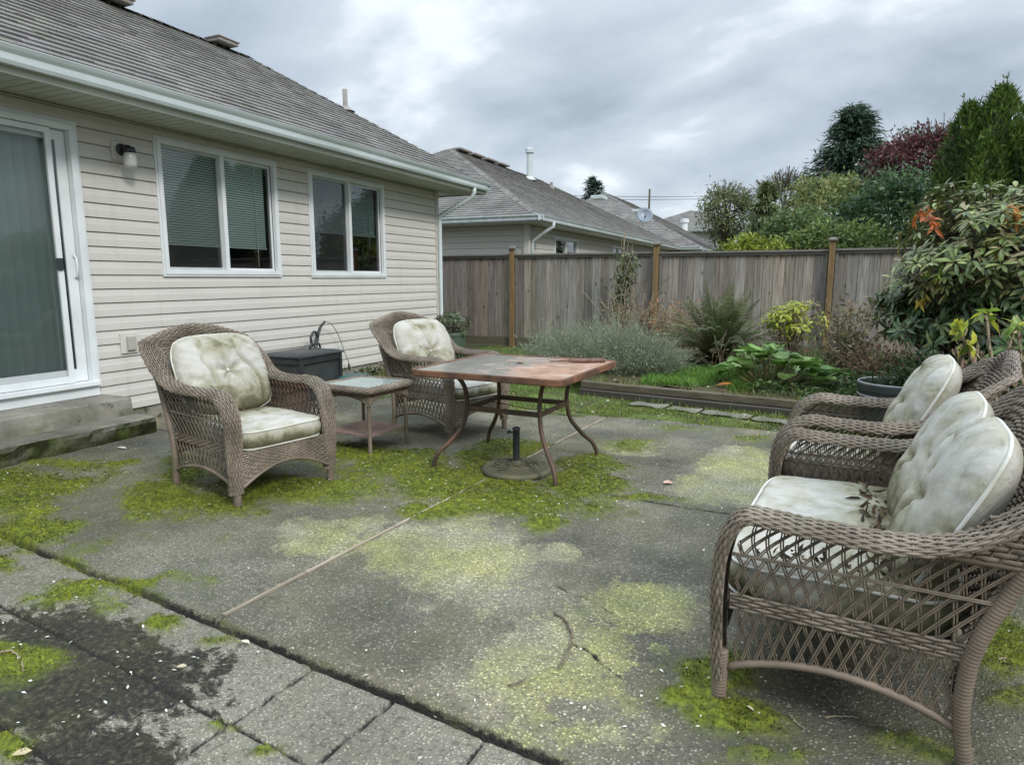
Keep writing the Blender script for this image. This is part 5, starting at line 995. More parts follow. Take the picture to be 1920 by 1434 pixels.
for (nm, zz_, dz_, off, r_, lab) in (('garden_timber', .115, .075, .04, .0, 'upper weathered garden timber edging the flower bed'), ('garden_timber', .03, .075, -.02, .0, 'lower dark garden timber at the foot of the flower bed edging')):
    mb = MB(); xs_ = np.linspace(-2.45, 4.6, 80); prof = [(-.05, -.5), (-.05, .4), (-.035, .5), (.035, .5), (.05, .4), (.05, -.5)]
    V = np.array([[(x, fy(x) + off + a + .006 * (fbm(x * 6, i * 3., 3, 3) - .5), zz_ + b * dz_ + .008 * (fbm(x * 3, i * 2., 3, 7) - .5)) for i, (a, b) in enumerate(prof)] for x in xs_]); mb.grid(V, wrap=True); mb.add(V[0], [np.array([[5, 4, 3, 2, 1, 0]])])
    if zz_ > .1: tm = M['timber']
    else: tm = simple('wet_timber', (.03, .026, .02), (.06, .055, .04), 8, .9, .4, stretch=(.1, 1, 1))
    tag(mb.build(nm, tm), lab, 'timber', 'timbers edging the flower bed')
# flat edging stones between the patio and the bed
mb = None; xx = -1.75; i = 0
names = ['leftmost flat mossy edging stone past the patio, beside the table leg side', 'second flat mossy edging stone from the left', 'third flat edging stone from the left, the longest', 'rightmost flat edging stone, half behind the wicker armchair']
for L_, lab in ((.42, 'leftmost of the four flat mossy edging stones past the patio'), (.36, 'second from the left of the four flat edging stones'), (.50, 'third from the left of the four flat edging stones'), (.44, 'rightmost of the four flat edging stones, partly behind the wicker armchair')):
    c = (xx + L_ / 2, 6.93 - .26 * (xx + 1.5) / 1.15, -.020); o = rough_block('edging_stone', lab, (0, 0, 0), (.24, L_ - .03, .03), 40, .03, 'mossy_step', None, 'stone'); o.rotation_euler = (0, 0, R(90 - 13)); o.location = c; o['group'] = 'flat stones along the bed'; xx += L_
# ================================================================== LEAVES
def leaves(mb, P, D, Nn, L, Wd, col, droop=.25, fold=.12, lo=False, wave=0.0):
    n = len(P); D = nrm(D); Sd = nrm(np.cross(D, Nn)); Nn = np.cross(Sd, D); L = np.broadcast_to(L, (n,))[:, None]; Wd = np.broadcast_to(Wd, (n,))[:, None] / 2
    def pt(f, s_, up): return P + D * L * f + Sd * Wd * s_ + Nn * (L * (-droop * f * f) + Wd * up)
    col = np.broadcast_to(col, (n, 3))
    if lo:
        V = np.stack([pt(0, 0, 0), pt(.45, -1, fold), pt(1, 0, 0), pt(.45, 1, fold)], 1).reshape(-1, 3); b = (np.arange(n) * 4)[:, None]; mb.add(V, [b + np.array([0, 3, 2, 1])], np.repeat(col, 4, 0)); return
    V = np.stack([pt(0, 0, 0), pt(.30, -.85, fold), pt(.30, 0, -fold), pt(.30, .85, fold), pt(.68, -.9, fold + wave), pt(.68, 0, -fold), pt(.68, .9, fold - wave), pt(1, 0, 0)], 1).reshape(-1, 3)
    b = (np.arange(n) * 8)[:, None]; mb.add(V, [b + np.array(q) for q in ([0, 2, 1], [0, 3, 2], [4, 5, 7], [5, 6, 7])] + [b + np.array(q) for q in ([1, 2, 5, 4], [2, 3, 6, 5])], np.repeat(col, 8, 0))
def rdir(n, up=0.0, spread=1.0):
    d = rng.normal(0, spread, (n, 3)); d[:, 2] += up; return nrm(d)
def pal(n, cols, w=None, var=.18):
    cols = np.array(cols); k = rng.choice(len(cols), n, p=w); return cols[k] * rng.uniform(1 - var, 1 + var, (n, 1))
def stems(mb, base, tips, r, col=(1, 1, 1), bend=.1, k=7, sides=4):
    base = np.asarray(base); tips = np.asarray(tips); n = len(base); t_ = np.linspace(0, 1, k)[None, :, None]; off = rng.normal(0, 1, (n, 1, 3)) * bend * np.linalg.norm(tips - base, axis=1)[:, None, None]
    P = base[:, None] * (1 - t_) + tips[:, None] * t_ + off * (t_ * (1 - t_)); Nn = np.zeros_like(P); Nn[..., 1] = -1; Nn[..., 0] = .3
    sweep_strands(mb, P, nrm(Nn), r, r, sides, col); return P
def crown(mb, c, rad, ncl, per, cr, L, Wd, cols, w=None, shell=.55, lo=True, up=.1, bump_=.25, bright=.35, seed=0, flat=.8):
    """leaf clumps through an uneven ellipsoid"""
    d = rdir(ncl); rr = rng.uniform(shell, 1, ncl) ** .6; k = 1 + bump_ * (fbm(d[:, 0] * 2.3 + d[:, 2] * 1.7 + seed, d[:, 1] * 2.3 + 5, 3, seed) - .5) * 2
    cc = np.array(c) + d * rr[:, None] * np.array(rad) * k[:, None]; br_ = rng.uniform(1 - bright, 1 + bright, ncl)
    n = ncl * per; i = np.repeat(np.arange(ncl), per); P = cc[i] + rng.normal(0, 1, (n, 3)) * cr * np.array((1, 1, flat)) * .55
    D = nrm(rdir(n, up) + d[i] * .5); leaves(mb, P, D, rdir(n, 1.2, .8), L * rng.uniform(.6, 1.3, n), Wd * rng.uniform(.7, 1.2, n), pal(n, cols, w) * br_[i][:, None], lo=lo)
    return cc
def tree(name, label, base, top, c, rad, ncl, per, cr, L, Wd, cols, group='trees beyond the fence', cat='tree', w=None, trunk_r=.09, mat='leaf', limbs=14, seed=0, extra_twigs=0, **kw):
    root = empty(name, label, cat, base, 0, group); b = np.array(base); mb = MB(); c_ = np.array(c) - b
    cc = crown(mb, c_, rad, ncl, per, cr, L, Wd, cols, w, seed=seed, **kw); mb.build('crown', M[mat], root)
    tk = MB(); tp = np.array((c_[0], c_[1], c_[2] + rad[2] * .5)); P = catmull([(0, 0, -.05), (tp[0] * .3 + .05, tp[1] * .3, tp[2] * .35), (tp[0] * .7 - .04, tp[1] * .7, tp[2] * .7), tuple(tp)], 24); tk.tube(P, np.linspace(trunk_r, trunk_r * .25, 24), 8)
    ii = rng.choice(len(cc), min(limbs, len(cc)), replace=False)
    for q in ii: s_ = P[int(rng.uniform(6, 20))]; tk.tube(catmull([s_, s_ * .5 + cc[q] * .5 + (0, 0, .05 * rad[2]), cc[q]], 8), np.linspace(trunk_r * .35, trunk_r * .08, 8), 5)
    if extra_twigs:
        d = rdir(extra_twigs, .9, .6); s_ = c_ + d * np.array(rad) * .6; stems(tk, s_, s_ + d * np.array(rad) * rng.uniform(.5, .75, (extra_twigs, 1)), trunk_r * .09, bend=.15)
    tk.build('trunk', M['bark'], root, smooth=True); return root
def conifer(name, label, base, H, Rr, nb, cols, L, Wd, per=26, group='trees beyond the fence', zlow=.12, droop=.25, gap=.0, seed=0):
    root = empty(name, label, 'tree', base, 0, group); tk = MB(); tk.tube([(0, 0, 0), (0, 0, H * .5), (.02, 0, H)], [Rr * .09, Rr * .05, .01], 8); mb = MB()
    h = zlow + (1 - zlow) * rng.uniform(0, 1, nb) ** 1.25; a = rng.uniform(0, 2 * math.pi, nb); ln = Rr * (1 - h) ** 1.0 * rng.uniform(.78, 1.1, nb) + .012 * Rr; s_ = np.stack([a * 0, a * 0, h * H], -1); dz_ = -droop * ln * (1.1 - h) + (h > .85) * ln * .25
    e_ = s_ + np.stack([np.cos(a) * ln, np.sin(a) * ln, dz_], -1); stems(tk, s_, e_, Rr * .008, bend=.05)
    i = np.repeat(np.arange(nb), per); f = rng.uniform(.12, 1.02, nb * per); P = s_[i] * (1 - f[:, None]) + e_[i] * f[:, None]; P[:, 2] += -.12 * ln[i] * np.sin(f * math.pi) * -1 + rng.normal(0, .02 * Rr, len(f)); P[:, :2] += rng.normal(0, .05 * Rr, (len(f), 2)) * (.4 + f[:, None] * .4)
    D = nrm((e_ - s_)[i] * .9 + rng.normal(0, .35, (len(f), 3)) * ln[i][:, None] + np.array((0, 0, -.15)) * ln[i][:, None]); br_ = rng.uniform(.6, 1.3, nb)
    leaves(mb, P, D, rdir(len(f), 1.5, .5), L * rng.uniform(.6, 1.3, len(f)), Wd, pal(len(f), cols) * br_[i][:, None], lo=True, droop=.2); mb.build('crown', M['leaf'], root); tk.build('trunk', M['bark'], root); return root
# ---- trees beyond the fence
q = AY(1592, 345, 34); conifer('fir_tree', 'tall dark layered fir tree rising highest behind the garden', (AY(1592, 345, 34)[0], 34, 0), AY(1592, 208, 34)[2], 5.6, 190, [(.045, .08, .055), (.06, .10, .06), (.085, .125, .075)], .34, .07, 70, zlow=.55, droop=.12)
conifer('fir_tree', 'tiny distant fir tree peeking above the far grey roofs', (AY(1113, 375, 60)[0], 60, 0), AY(1113, 331, 60)[2], 4.4, 90, [(.06, .09, .07), (.08, .11, .085)], .5, .11, 30, zlow=.62)
GREY_G = [(.14, .18, .075), (.19, .23, .10), (.25, .28, .14)]
q = AY(1432, 470, 28); conifer('cedar_tree', 'pale grey green cedar tree with drooping feathery branches, left of the tall fir', (q[0], 28, 0), AY(1432, 345, 28)[2], 2.1, 230, GREY_G, .26, .06, 50, zlow=.2, droop=.5)
q = AY(1360, 420, 36); tree('bare_tree', 'thin half bare tree at the left end of the tree line', (q[0], 36, 0), 0, (q[0], 36, 4.6), (1.3, 1.2, 1.3), 110, 44, .42, .17, .08, [(.15, .18, .08), (.21, .23, .11)], extra_twigs=90, limbs=40, seed=3, trunk_r=.14)
q = AY(1470, 420, 38); tree('bare_tree', 'twiggy thinly leaved tree top showing between the pale cedar and the yellow green tree', (q[0], 38, 0), 0, (q[0], 38, 4.9), (1.9, 1.2, 1.6), 70, 30, .4, .15, .07, [(.15, .17, .08), (.20, .21, .11)], extra_twigs=220, limbs=60, seed=4, trunk_r=.16)
q = AY(1565, 420, 24); tree('broadleaf_tree', 'yellow green bushy tree directly below the tall fir', (q[0], 24, 0), 0, (q[0], 24, 3.0), (1.55, 1.3, 1.65), 300, 34, .34, .14, .07, [(.16, .20, .06), (.23, .27, .09), (.30, .31, .12)], seed=5, bump_=.35)
q = AY(1500, 440, 20); tree('broadleaf_tree', 'mid green shrubby tree just over the fence between cedar and yellow green tree', (q[0], 20, 0), 0, (q[0], 20, 2.3), (1.1, .9, .85), 260, 44, .22, .12, .06, [(.08, .13, .045), (.12, .18, .06), (.17, .22, .08)], seed=6)
q = AY(1665, 430, 18); tree('broadleaf_tree', 'dark green leafy tree over the fence to the left of the rhododendron', (q[0], 18, 0), 0, (q[0] + .15, 18, 2.5), (1.35, 1.1, 1.1), 300, 40, .30, .13, .06, [(.035, .075, .035), (.06, .12, .05), (.11, .17, .07)], seed=7, bump_=.35)
q = AY(1722, 340, 21); tree('plum_tree', 'dark purple red leaved tree beside the clipped hedge', (q[0], 21, 0), 0, (q[0], 21, 4.15), (1.15, 1.0, .95), 230, 34, .26, .12, .06, [(.075, .022, .028), (.12, .035, .04), (.16, .06, .05), (.05, .03, .03)], seed=8, bump_=.45, extra_twigs=80)
q = AY(1760, 300, 23); tree('broadleaf_tree', 'loose green tree top with upright twigs behind the purple tree', (q[0], 23, 0), 0, (q[0], 23, 4.3), (1.5, 1.0, 1.25), 150, 36, .3, .15, .06, [(.06, .09, .04), (.10, .13, .06)], seed=9, extra_twigs=120, bump_=.4)
q = AY(1415, 470, 15.5); tree('golden_shrub', 'bright yellow green shrub top showing over the fence', (q[0], 15.5, 0), 0, (q[0], 15.5, 1.65), (.75, .6, .52), 160, 40, .16, .12, .055, [(.22, .27, .03), (.30, .34, .05), (.16, .21, .03)], cat='shrub', seed=10, trunk_r=.04)
q = AY(1560, 450, 16); tree('broadleaf_tree', 'low green shrub right behind the brown fence post below the fir', (q[0], 16, 0), 0, (q[0] + .1, 16, 1.7), (1.2, .7, .75), 260, 44, .18, .11, .055, [(.09, .15, .04), (.15, .21, .06), (.22, .27, .08)], cat='shrub', seed=12, trunk_r=.05)
def hedge(label, base, H, Rr, n, seed):
    root = empty('hedge_tree', label, 'hedge', base, 0, 'tall evergreen columns'); mb = MB(); c = MB(); tk = MB(); prz = [0, .15, .45, .62, .78, .9, 1]; prr = [.6, .9, 1, .90, .68, .40, .03]
    sp_ = [(0, 0, 1.0, .66)] + [(.44 * math.cos(k * 1.257 + seed), .44 * math.sin(k * 1.257 + seed), rng.uniform(.78, .96), rng.uniform(.50, .62)) for k in range(5)] + [(.62 * math.cos(k * 1.05 + .4), .62 * math.sin(k * 1.05 + .4), rng.uniform(.55, .80), .40) for k in range(6)]
    tot = sum(q[3] for q in sp_)
    for (ox, oy, hh, r0) in sp_:
        m = int(n * r0 / tot * 1.3); z = rng.uniform(.12, 1, m); a = rng.uniform(0, 2 * math.pi, m); h2, r2 = H * hh, Rr * r0; prof = np.interp(z, prz, prr); lump = fbm(a * 2.2 + seed + ox * 9, z * h2 * 1.6, 4, seed)
        rr = r2 * prof * (.72 + .62 * lump) * rng.uniform(.84, 1.08, m) + rng.exponential(.02, m); P = np.stack([ox * Rr + rr * np.cos(a), oy * Rr + rr * np.sin(a), z * h2], -1); out_ = np.stack([np.cos(a), np.sin(a), a * 0], -1); D = nrm(out_ * .5 + np.array((0, 0, 1.0)) + rng.normal(0, .45, (m, 3)))
        g_ = np.clip((lump - .3) / .4, 0, 1)[:, None]; col = (np.array((.030, .058, .014)) * (1 - g_) + np.array((.125, .19, .035)) * g_) * rng.uniform(.5, 1.45, (m, 1)); leaves(mb, P, D, out_ + rng.normal(0, .3, (m, 3)), rng.uniform(.06, .19, m), .034, col, lo=True, droop=-.1)
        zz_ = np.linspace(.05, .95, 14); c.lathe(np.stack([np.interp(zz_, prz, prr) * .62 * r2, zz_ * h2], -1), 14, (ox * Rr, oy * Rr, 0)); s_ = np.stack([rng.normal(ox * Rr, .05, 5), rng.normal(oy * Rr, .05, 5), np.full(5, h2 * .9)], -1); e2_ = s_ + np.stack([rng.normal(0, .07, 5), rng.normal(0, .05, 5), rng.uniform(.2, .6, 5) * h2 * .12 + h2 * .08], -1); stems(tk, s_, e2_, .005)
        i = rng.integers(0, 5, 90); f = rng.uniform(.2, 1.05, (90, 1)); leaves(mb, s_[i] * (1 - f) + e2_[i] * f, rdir(90, 1.2, .5), rdir(90), .07, .022, pal(90, [(.09, .14, .04), (.13, .18, .05)]), lo=True)
    mb.build('foliage', M['leaf'], root); c.build('inner_core', simple('hedge_core', (.012, .018, .007), (.02, .03, .01), 9, .95, .3), root, smooth=True); tk.tube([(0, 0, 0), (0, 0, H * .9)], [.12, .02], 8); tk.build('trunk', M['bark'], root)  # solid dark core fills the inside of each column
hx = AY(1866, 300, 14.2)[0]; hedge('left of two tall dense evergreen columns at the right edge', (hx, 14.2, 0), AY(1850, 170, 14.2)[2] + .0, .98, 60000, 3)
hedge('right of two tall dense evergreen columns at the right edge', (hx + 1.30, 14.1, 0), AY(1905, 150, 13.9)[2] + .30, 1.12, 56000, 8)
# ---- rhododendron
def rosettes(mb, cc, out_, per, L, Wd, cols, w=None, droop=.35, spread=1.0):
    n = len(cc) * per; i = np.repeat(np.arange(len(cc)), per); o_ = nrm(out_ + np.array((0, 0, .35))); a = np.tile(np.arange(per) * 2.4, len(cc)) + np.repeat(rng.uniform(0, 6, len(cc)), per)
    ref = nrm(np.cross(o_, np.array((.3, .2, 1.)))); r2 = np.cross(o_, ref); ra = ref[i] * np.cos(a)[:, None] + r2[i] * np.sin(a)[:, None]; k = rng.uniform(.1, .75, n)[:, None]
    D = nrm(ra * spread + o_[i] * k + rng.normal(0, .22, (n, 3)) + np.array((0, 0, -.18))); leaves(mb, cc[i] + D * .015, D, o_[i] + ra * .1, L * rng.uniform(.5, 1.25, n), Wd * rng.uniform(.7, 1.2, n), pal(n, cols, w, .28) * np.repeat(rng.uniform(.7, 1.3, len(cc)), per)[:, None], droop=droop, fold=.10)
rb = np.array((1.72, 7.75, .12)); rh = empty('rhododendron', 'big rhododendron with long drooping green leaves in front of the hedge', 'shrub', tuple(rb)); N_ = 1500; d = rdir(N_); d[:, 2] = np.abs(d[:, 2]) * 1.0 - .42 * (rng.random(N_) < .45); d = nrm(d)
rr = rng.uniform(.5, 1.0, N_) ** .45 * (1 + .62 * (fbm(d[:, 0] * 2.6 + 3, d[:, 2] * 2 + d[:, 1], 3, 44) - .5) * 2); cc = np.array((0, 0, .98)) + d * rr[:, None] * np.array((1.14, .95, .92)); cc = cc[cc[:, 2] > .12]; d = nrm(cc - np.array((0, 0, .7)))
mb = MB(); hz_ = cc[:, 2] > 1.1
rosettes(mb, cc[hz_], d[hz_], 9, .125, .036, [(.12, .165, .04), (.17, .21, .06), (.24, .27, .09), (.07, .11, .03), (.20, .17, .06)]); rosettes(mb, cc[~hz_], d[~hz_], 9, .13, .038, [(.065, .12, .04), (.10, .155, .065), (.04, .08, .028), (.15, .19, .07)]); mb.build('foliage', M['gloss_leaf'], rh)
mb = MB(); s_ = np.zeros((len(cc), 3)) + rng.normal(0, .12, (len(cc), 3)) * (1, 1, .3); s_[:, 2] = np.abs(s_[:, 2]); mid = s_ * .4 + cc * .6; stems(mb, mid, cc, .006, bend=.08); ii = rng.choice(len(cc), 60); stems(mb, s_[ii], cc[ii], .016, bend=.12); mb.build('branches', M['bark'], rh)
for (u, v, cs, lab) in ((1738, 412, [(.50, .13, .03), (.42, .16, .05), (.30, .10, .05)], 'orange'), (1912, 410, [(.45, .20, .05), (.40, .24, .08)], 'tan orange'), (1878, 475, [(.40, .17, .08)], 'small rust'), (1745, 512, [(.45, .32, .05), (.20, .28, .05)], 'yellow'), (1735, 560, [(.45, .34, .06)], 'yellow')):
    p0 = np.array(AY(u, v, 7.05)) ; k_ = 5 if lab in ('orange', 'tan orange') else 2; c2 = p0 + rng.normal(0, .05, (k_, 3)) * (1, .6, 1); m2 = MB(); leaves(m2, np.repeat(c2 - rb, 6, 0) + rng.normal(0, .02, (k_ * 6, 3)), rdir(k_ * 6, -.5, .7), rdir(k_ * 6, .6), rng.uniform(.05, .10, k_ * 6), .034, pal(k_ * 6, cs), droop=.7, fold=.25); m2.build('dying_leaves', M['leaf'], rh)['label'] = lab + ' dying leaf cluster'
# ---- tall withered stems at the right
wp = np.array((1.30, 5.75, 0.0)); wt = empty('withered_flower', 'withered tall flower with yellow heads and hanging brown leaves right of the pot', 'flower', tuple(wp)); mb = MB(); hd = [AY(1815, 645, 5.6), AY(1850, 590, 5.7), AY(1905, 610, 5.9), AY(1800, 620, 5.6), AY(1858, 655, 5.7)]
T_ = np.array(hd) - wp; stems(mb, np.tile((0, 0, 0), (5, 1)) + rng.normal(0, .08, (5, 3)) * (1, 1, 0), T_, .010, (1.2, 1.3, .7), bend=.1); mb.build('stem', M['stalk'], wt)
mb = MB(); i = rng.integers(0, 5, 260); f = rng.uniform(.35, 1, 260)[:, None]; P = T_[i] * f + rng.normal(0, .05, (260, 3)); leaves(mb, P, rdir(260, -1.2, .5), rdir(260), rng.uniform(.04, .09, 260), .022, pal(260, [(.20, .14, .09), (.12, .08, .06), (.30, .24, .15)]), droop=.5); mb.build('dry_leaves', M['dry'], wt)
for hh_ in T_[:4]:
    mb = MB(); P = hh_ + rng.normal(0, .018, (12, 3)); leaves(mb, P, rdir(12, .2), rdir(12, 1.), rng.uniform(.05, .11, 12), .045, pal(12, [(.50, .50, .06), (.20, .32, .05), (.35, .42, .08), (.30, .38, .12)]), droop=.7); mb.build('flower_head', M['leaf'], wt)
wp = np.array((1.62, 5.9, 0.0)); wt = empty('green_stalk_plant', 'green stemmed plant with long narrow leaves at the right edge of the picture', 'plant', tuple(wp)); T_ = np.array([AY(1905, 590, 6.0), AY(1925, 600, 6.1), AY(1890, 640, 5.9)]) - wp; mb = MB(); stems(mb, np.zeros((3, 3)), T_, .012, (.6, 1.1, .4), bend=.08); mb.build('stem', M['stalk'], wt)
mb = MB(); n = 46; i = rng.integers(0, 3, n); P = T_[i] * rng.uniform(.3, 1, (n, 1)); leaves(mb, P, rdir(n, -.3), rdir(n, 1.), rng.uniform(.10, .22, n), .045, pal(n, [(.10, .18, .04), (.16, .26, .06), (.07, .13, .03)]), droop=.7); mb.build('foliage', M['leaf'], wt)
# ---- dark shrubbery under the rhododendron
tree('low_shrub', 'low dark evergreen shrub filling the shade between the pot and the withered flower', (1.35, 6.9, .05), 0, (1.5, 6.9, .38), (.9, .5, .34), 140, 34, .14, .07, .035, [(.02, .04, .015), (.035, .06, .02), (.05, .08, .025)], group=None, cat='shrub', seed=31, trunk_r=.03, limbs=8)
# ---- lavender
lv = np.array((*G(1135, 715, .1)[:2], .05)); lv[1] += .55; lv[0] -= .10; root = empty('lavender_bush', 'wide grey green lavender bush spilling over the bed edge behind the table', 'shrub', tuple(lv)); mb = MB(); tk = MB(); N_ = 2600
a = rng.uniform(0, 2 * math.pi, N_); rr_ = rng.uniform(0, 1, N_) ** .5; base = np.stack([rr_ * .72 * np.cos(a), rr_ * .42 * np.sin(a), rng.uniform(-.02, .14, N_)], -1)
tip = np.stack([rr_ * 1.12 * np.cos(a) + rng.normal(0, .10, N_) - .12, rr_ * .72 * np.sin(a) + rng.normal(0, .10, N_), .16 + (.60 - .40 * rr_ ** 2) * rng.uniform(.35, 1.25, N_) * (.55 + .9 * fbm(rr_ * np.cos(a) * 3 + 5, rr_ * np.sin(a) * 3, 3, 12))], -1); P = stems(tk, base, tip, .0018, (.9, 1, .8), bend=.10, k=5, sides=3); tk.build('stems', simple('lavender_stem', (.20, .24, .16), (.14, .17, .11), 9, .9), root)
i = np.repeat(np.arange(N_), 10); f = rng.uniform(.30, 1, N_ * 10); pp = base[i] * (1 - f[:, None]) + tip[i] * f[:, None]; cl = fbm(tip[i][:, 0] * 5 + 3, tip[i][:, 1] * 5, 3, 66)[:, None]; leaves(mb, pp, nrm((tip - base)[i] + rng.normal(0, .28, (len(f), 3))), rdir(len(f)), rng.uniform(.03, .06, len(f)), .007, pal(len(f), [(.24, .28, .19), (.33, .36, .26), (.17, .21, .12), (.38, .38, .28)]) * (.55 + .9 * cl), lo=True); mb.build('foliage', M['leaf'], root)
mb = MB(); k = rng.choice(N_, 220, replace=False); k = k[tip[k][:, 0] < .3]; leaves(mb, np.repeat(tip[k], 3, 0) + rng.normal(0, .006, (3 * len(k), 3)), rdir(3 * len(k), 1.8, .4), rdir(3 * len(k)), .035, .011, pal(3 * len(k), [(.30, .25, .17), (.22, .18, .13), (.28, .26, .2)]), lo=True); tag(mb.build('seed_heads', M['dry'], root), kind='stuff')
# ---- dried brown perennial, rusty bush
def dry_plant(name, label, base, H, sp, n, cols, leafn, L, Wd, r=.003, stemcol=(1, 1, 1), group=None, cat='plant', mat='dry', lean=(0, 0)):
    root = empty(name, label, cat, base, 0, group); tk = MB(); mb = MB(); b = rng.normal(0, sp * .3, (n, 3)); b[:, 2] = 0; tp = b + np.stack([rng.normal(lean[0], sp, n), rng.normal(lean[1], sp * .7, n), H * rng.uniform(.45, 1.05, n)], -1)
    P = stems(tk, b, tp, r, stemcol, bend=.22, k=9); tk.build('stems', M['stalk'], root); i = rng.integers(0, n, leafn); j = rng.integers(2, 9, leafn); pp = P[i, j] + rng.normal(0, .02, (leafn, 3)); leaves(mb, pp, rdir(leafn, -.2), rdir(leafn, .5), L * rng.uniform(.6, 1.3, leafn), Wd * rng.uniform(.7, 1.2, leafn), pal(leafn, cols), droop=.5); mb.build('leaves', M[mat], root); return root
BR = [(.26, .19, .11), (.18, .12, .07), (.34, .27, .17), (.12, .08, .05)]
gb = lambda u, v, dy=0: (G(u, v, .12)[0], min(G(u, v, .12)[1] + dy, 11.75), .12)
p = AY(1180, 640, 11.0); dry_plant('dried_perennial', 'tall tangle of dried brown stems in front of the fence behind the lavender', (p[0], 11.0, .12), 1.15, .30, 55, BR, 420, .07, .022, .006, (.9, .75, .6))
p = AY(1262, 640, 11.3); dry_plant('rusty_shrub', 'rust orange dead shrub at the foot of the middle fence post', (p[0], 11.3, .12), .85, .34, 120, [(.38, .14, .05), (.28, .12, .06), (.22, .12, .07), (.32, .22, .12)], 1300, .05, .02, .004, (.9, .6, .4))
p = AY(1590, 690, 9.6); dry_plant('dried_shrub', 'faded brown and green shrub right of the big brown fence post', (p[0], 9.3, .12), .95, .26, 90, [(.26, .20, .12), (.15, .11, .07), (.14, .16, .06), (.36, .30, .20), (.10, .12, .05)], 1100, .07, .028, .004, (.7, .55, .4))
p = AY(1660, 700, 8.6); dry_plant('dried_shrub', 'low reddish brown dead shrub between the faded shrub and the rhododendron', (p[0], 8.7, .12), .50, .34, 90, [(.22, .10, .06), (.14, .08, .05), (.26, .18, .10)], 700, .05, .022, .004, (.7, .45, .35))
# climbing plant on a stake
p = AY(1170, 560, 11.75); st_ = empty('climbing_plant', 'limp green climber hanging on a thin stake against the fence', 'plant', (p[0], 11.8, .1)); mb = MB(); mb.tube([(-.06, 0, 0), (-.04, .02, AY(1170, 432, 11.8)[2] - .1)], .012, 6); mb.build('stake', M['stalk'], st_)
mb = MB(); n = 620; z_ = rng.uniform(.45, 1.72, n); leaves(mb, np.stack([rng.normal(0, .10, n) + .05 * np.sin(z_ * 5), rng.normal(-.05, .06, n), z_], -1), rdir(n, -1.0, .7), rdir(n), rng.uniform(.05, .12, n), .035, pal(n, [(.12, .15, .07), (.17, .20, .10), (.09, .11, .05), (.24, .25, .14)]), droop=.5); mb.build('foliage', M['leaf'], st_)
mb = MB(); b = np.stack([rng.normal(0, .05, 14), rng.normal(-.03, .03, 14), np.zeros(14)], -1); stems(mb, b, b + np.stack([rng.normal(.05, .14, 14), rng.normal(0, .04, 14), rng.uniform(1.2, 2.0, 14)], -1), .005, (.7, .9, .5), bend=.12); mb.build('stem', M['stalk'], st_)
# ---- sword fern
def fern(base, nf, L, cols, label):
    root = empty('sword_fern', label, 'fern', base); mb = MB(); tk = MB()
    for k in range(nf):
        a = rng.uniform(0, 2 * math.pi); el = rng.uniform(.45, 1.45); l = L * rng.uniform(.7, 1.1); tt = np.linspace(0, 1, 30); hx_ = l * tt * math.cos(el); arc = l * tt * math.sin(el) - l * .42 * tt ** 2.4 * math.cos(el * .6); P = np.stack([np.cos(a) * hx_, np.sin(a) * hx_, .05 + arc], -1)
        tk.tube(P, np.linspace(.004, .001, 30), 4, col=(.7, .6, .4)); T = nrm(np.gradient(P, axis=0)); Sd = nrm(np.cross(T, (0, 0, 1.))); wd = L * .085 * np.sin(np.clip(tt * 1.02 + .05, 0, 1) * math.pi) ** .6 * (1 - tt * .35)
        br_ = rng.uniform(.6, 1.3); c = cols[rng.integers(len(cols))]
        for s_ in (-1, 1):
            n = 29; leaves(mb, P[1:], Sd[1:] * s_ + T[1:] * .35 + np.array((0, 0, -.15)), np.cross(Sd[1:], T[1:]) + rng.normal(0, .2, (29, 3)), wd[1:] + .01, .016, np.tile(np.array(c) * br_, (n, 1)) * rng.uniform(.85, 1.15, (n, 1)), lo=True, droop=.3)
    mb.build('fronds', M['leaf'], root); tk.build('midribs', M['stalk'], root)
FC = [(.075, .11, .035), (.11, .15, .05), (.15, .18, .07), (.17, .15, .08)]
p = gb(1338, 692, .35); fern(p, 190, 1.55, FC, 'large dark sword fern clump between the rusty shrub and the yellow green shrub')
dry_plant('dried_stalks', 'pale crooked dead stalks standing in front of the fern', gb(1350, 700, .1), .55, .22, 12, BR, 30, .05, .02, .005, (1.1, 1.0, .85))
# ---- yellow green shrub
p = AY(1478, 670, 9.9); p = (p[0], 9.9, .12); root = empty('yellow_green_shrub', 'bright yellow green leafy shrub before the fence, behind the broad leaved plant', 'shrub', p); mb = MB(); tk = MB(); N_ = 95; d = rdir(N_, .3); cc = np.array((.05, 0, .62)) + d * np.array((.36, .3, .32)) * rng.uniform(.4, 1.1, (N_, 1)); cc = np.concatenate([cc, np.array(AY(1458, 585, 9.8))[None] - p + rng.normal(0, .04, (7, 3)), np.array(AY(1440, 610, 9.8))[None] - p + rng.normal(0, .05, (7, 3))])
rosettes(mb, cc, nrm(cc - np.array((0, 0, .3))), 7, .10, .036, [(.34, .41, .03), (.45, .48, .06), (.26, .35, .03), (.50, .50, .12)], droop=.5); stems(tk, np.zeros((len(cc), 3)) + rng.normal(0, .03, (len(cc), 3)) * (1, 1, 0), cc, .004, (.6, .8, .4)); mb.build('foliage', M['leaf'], root); tk.build('stems', M['stalk'], root)
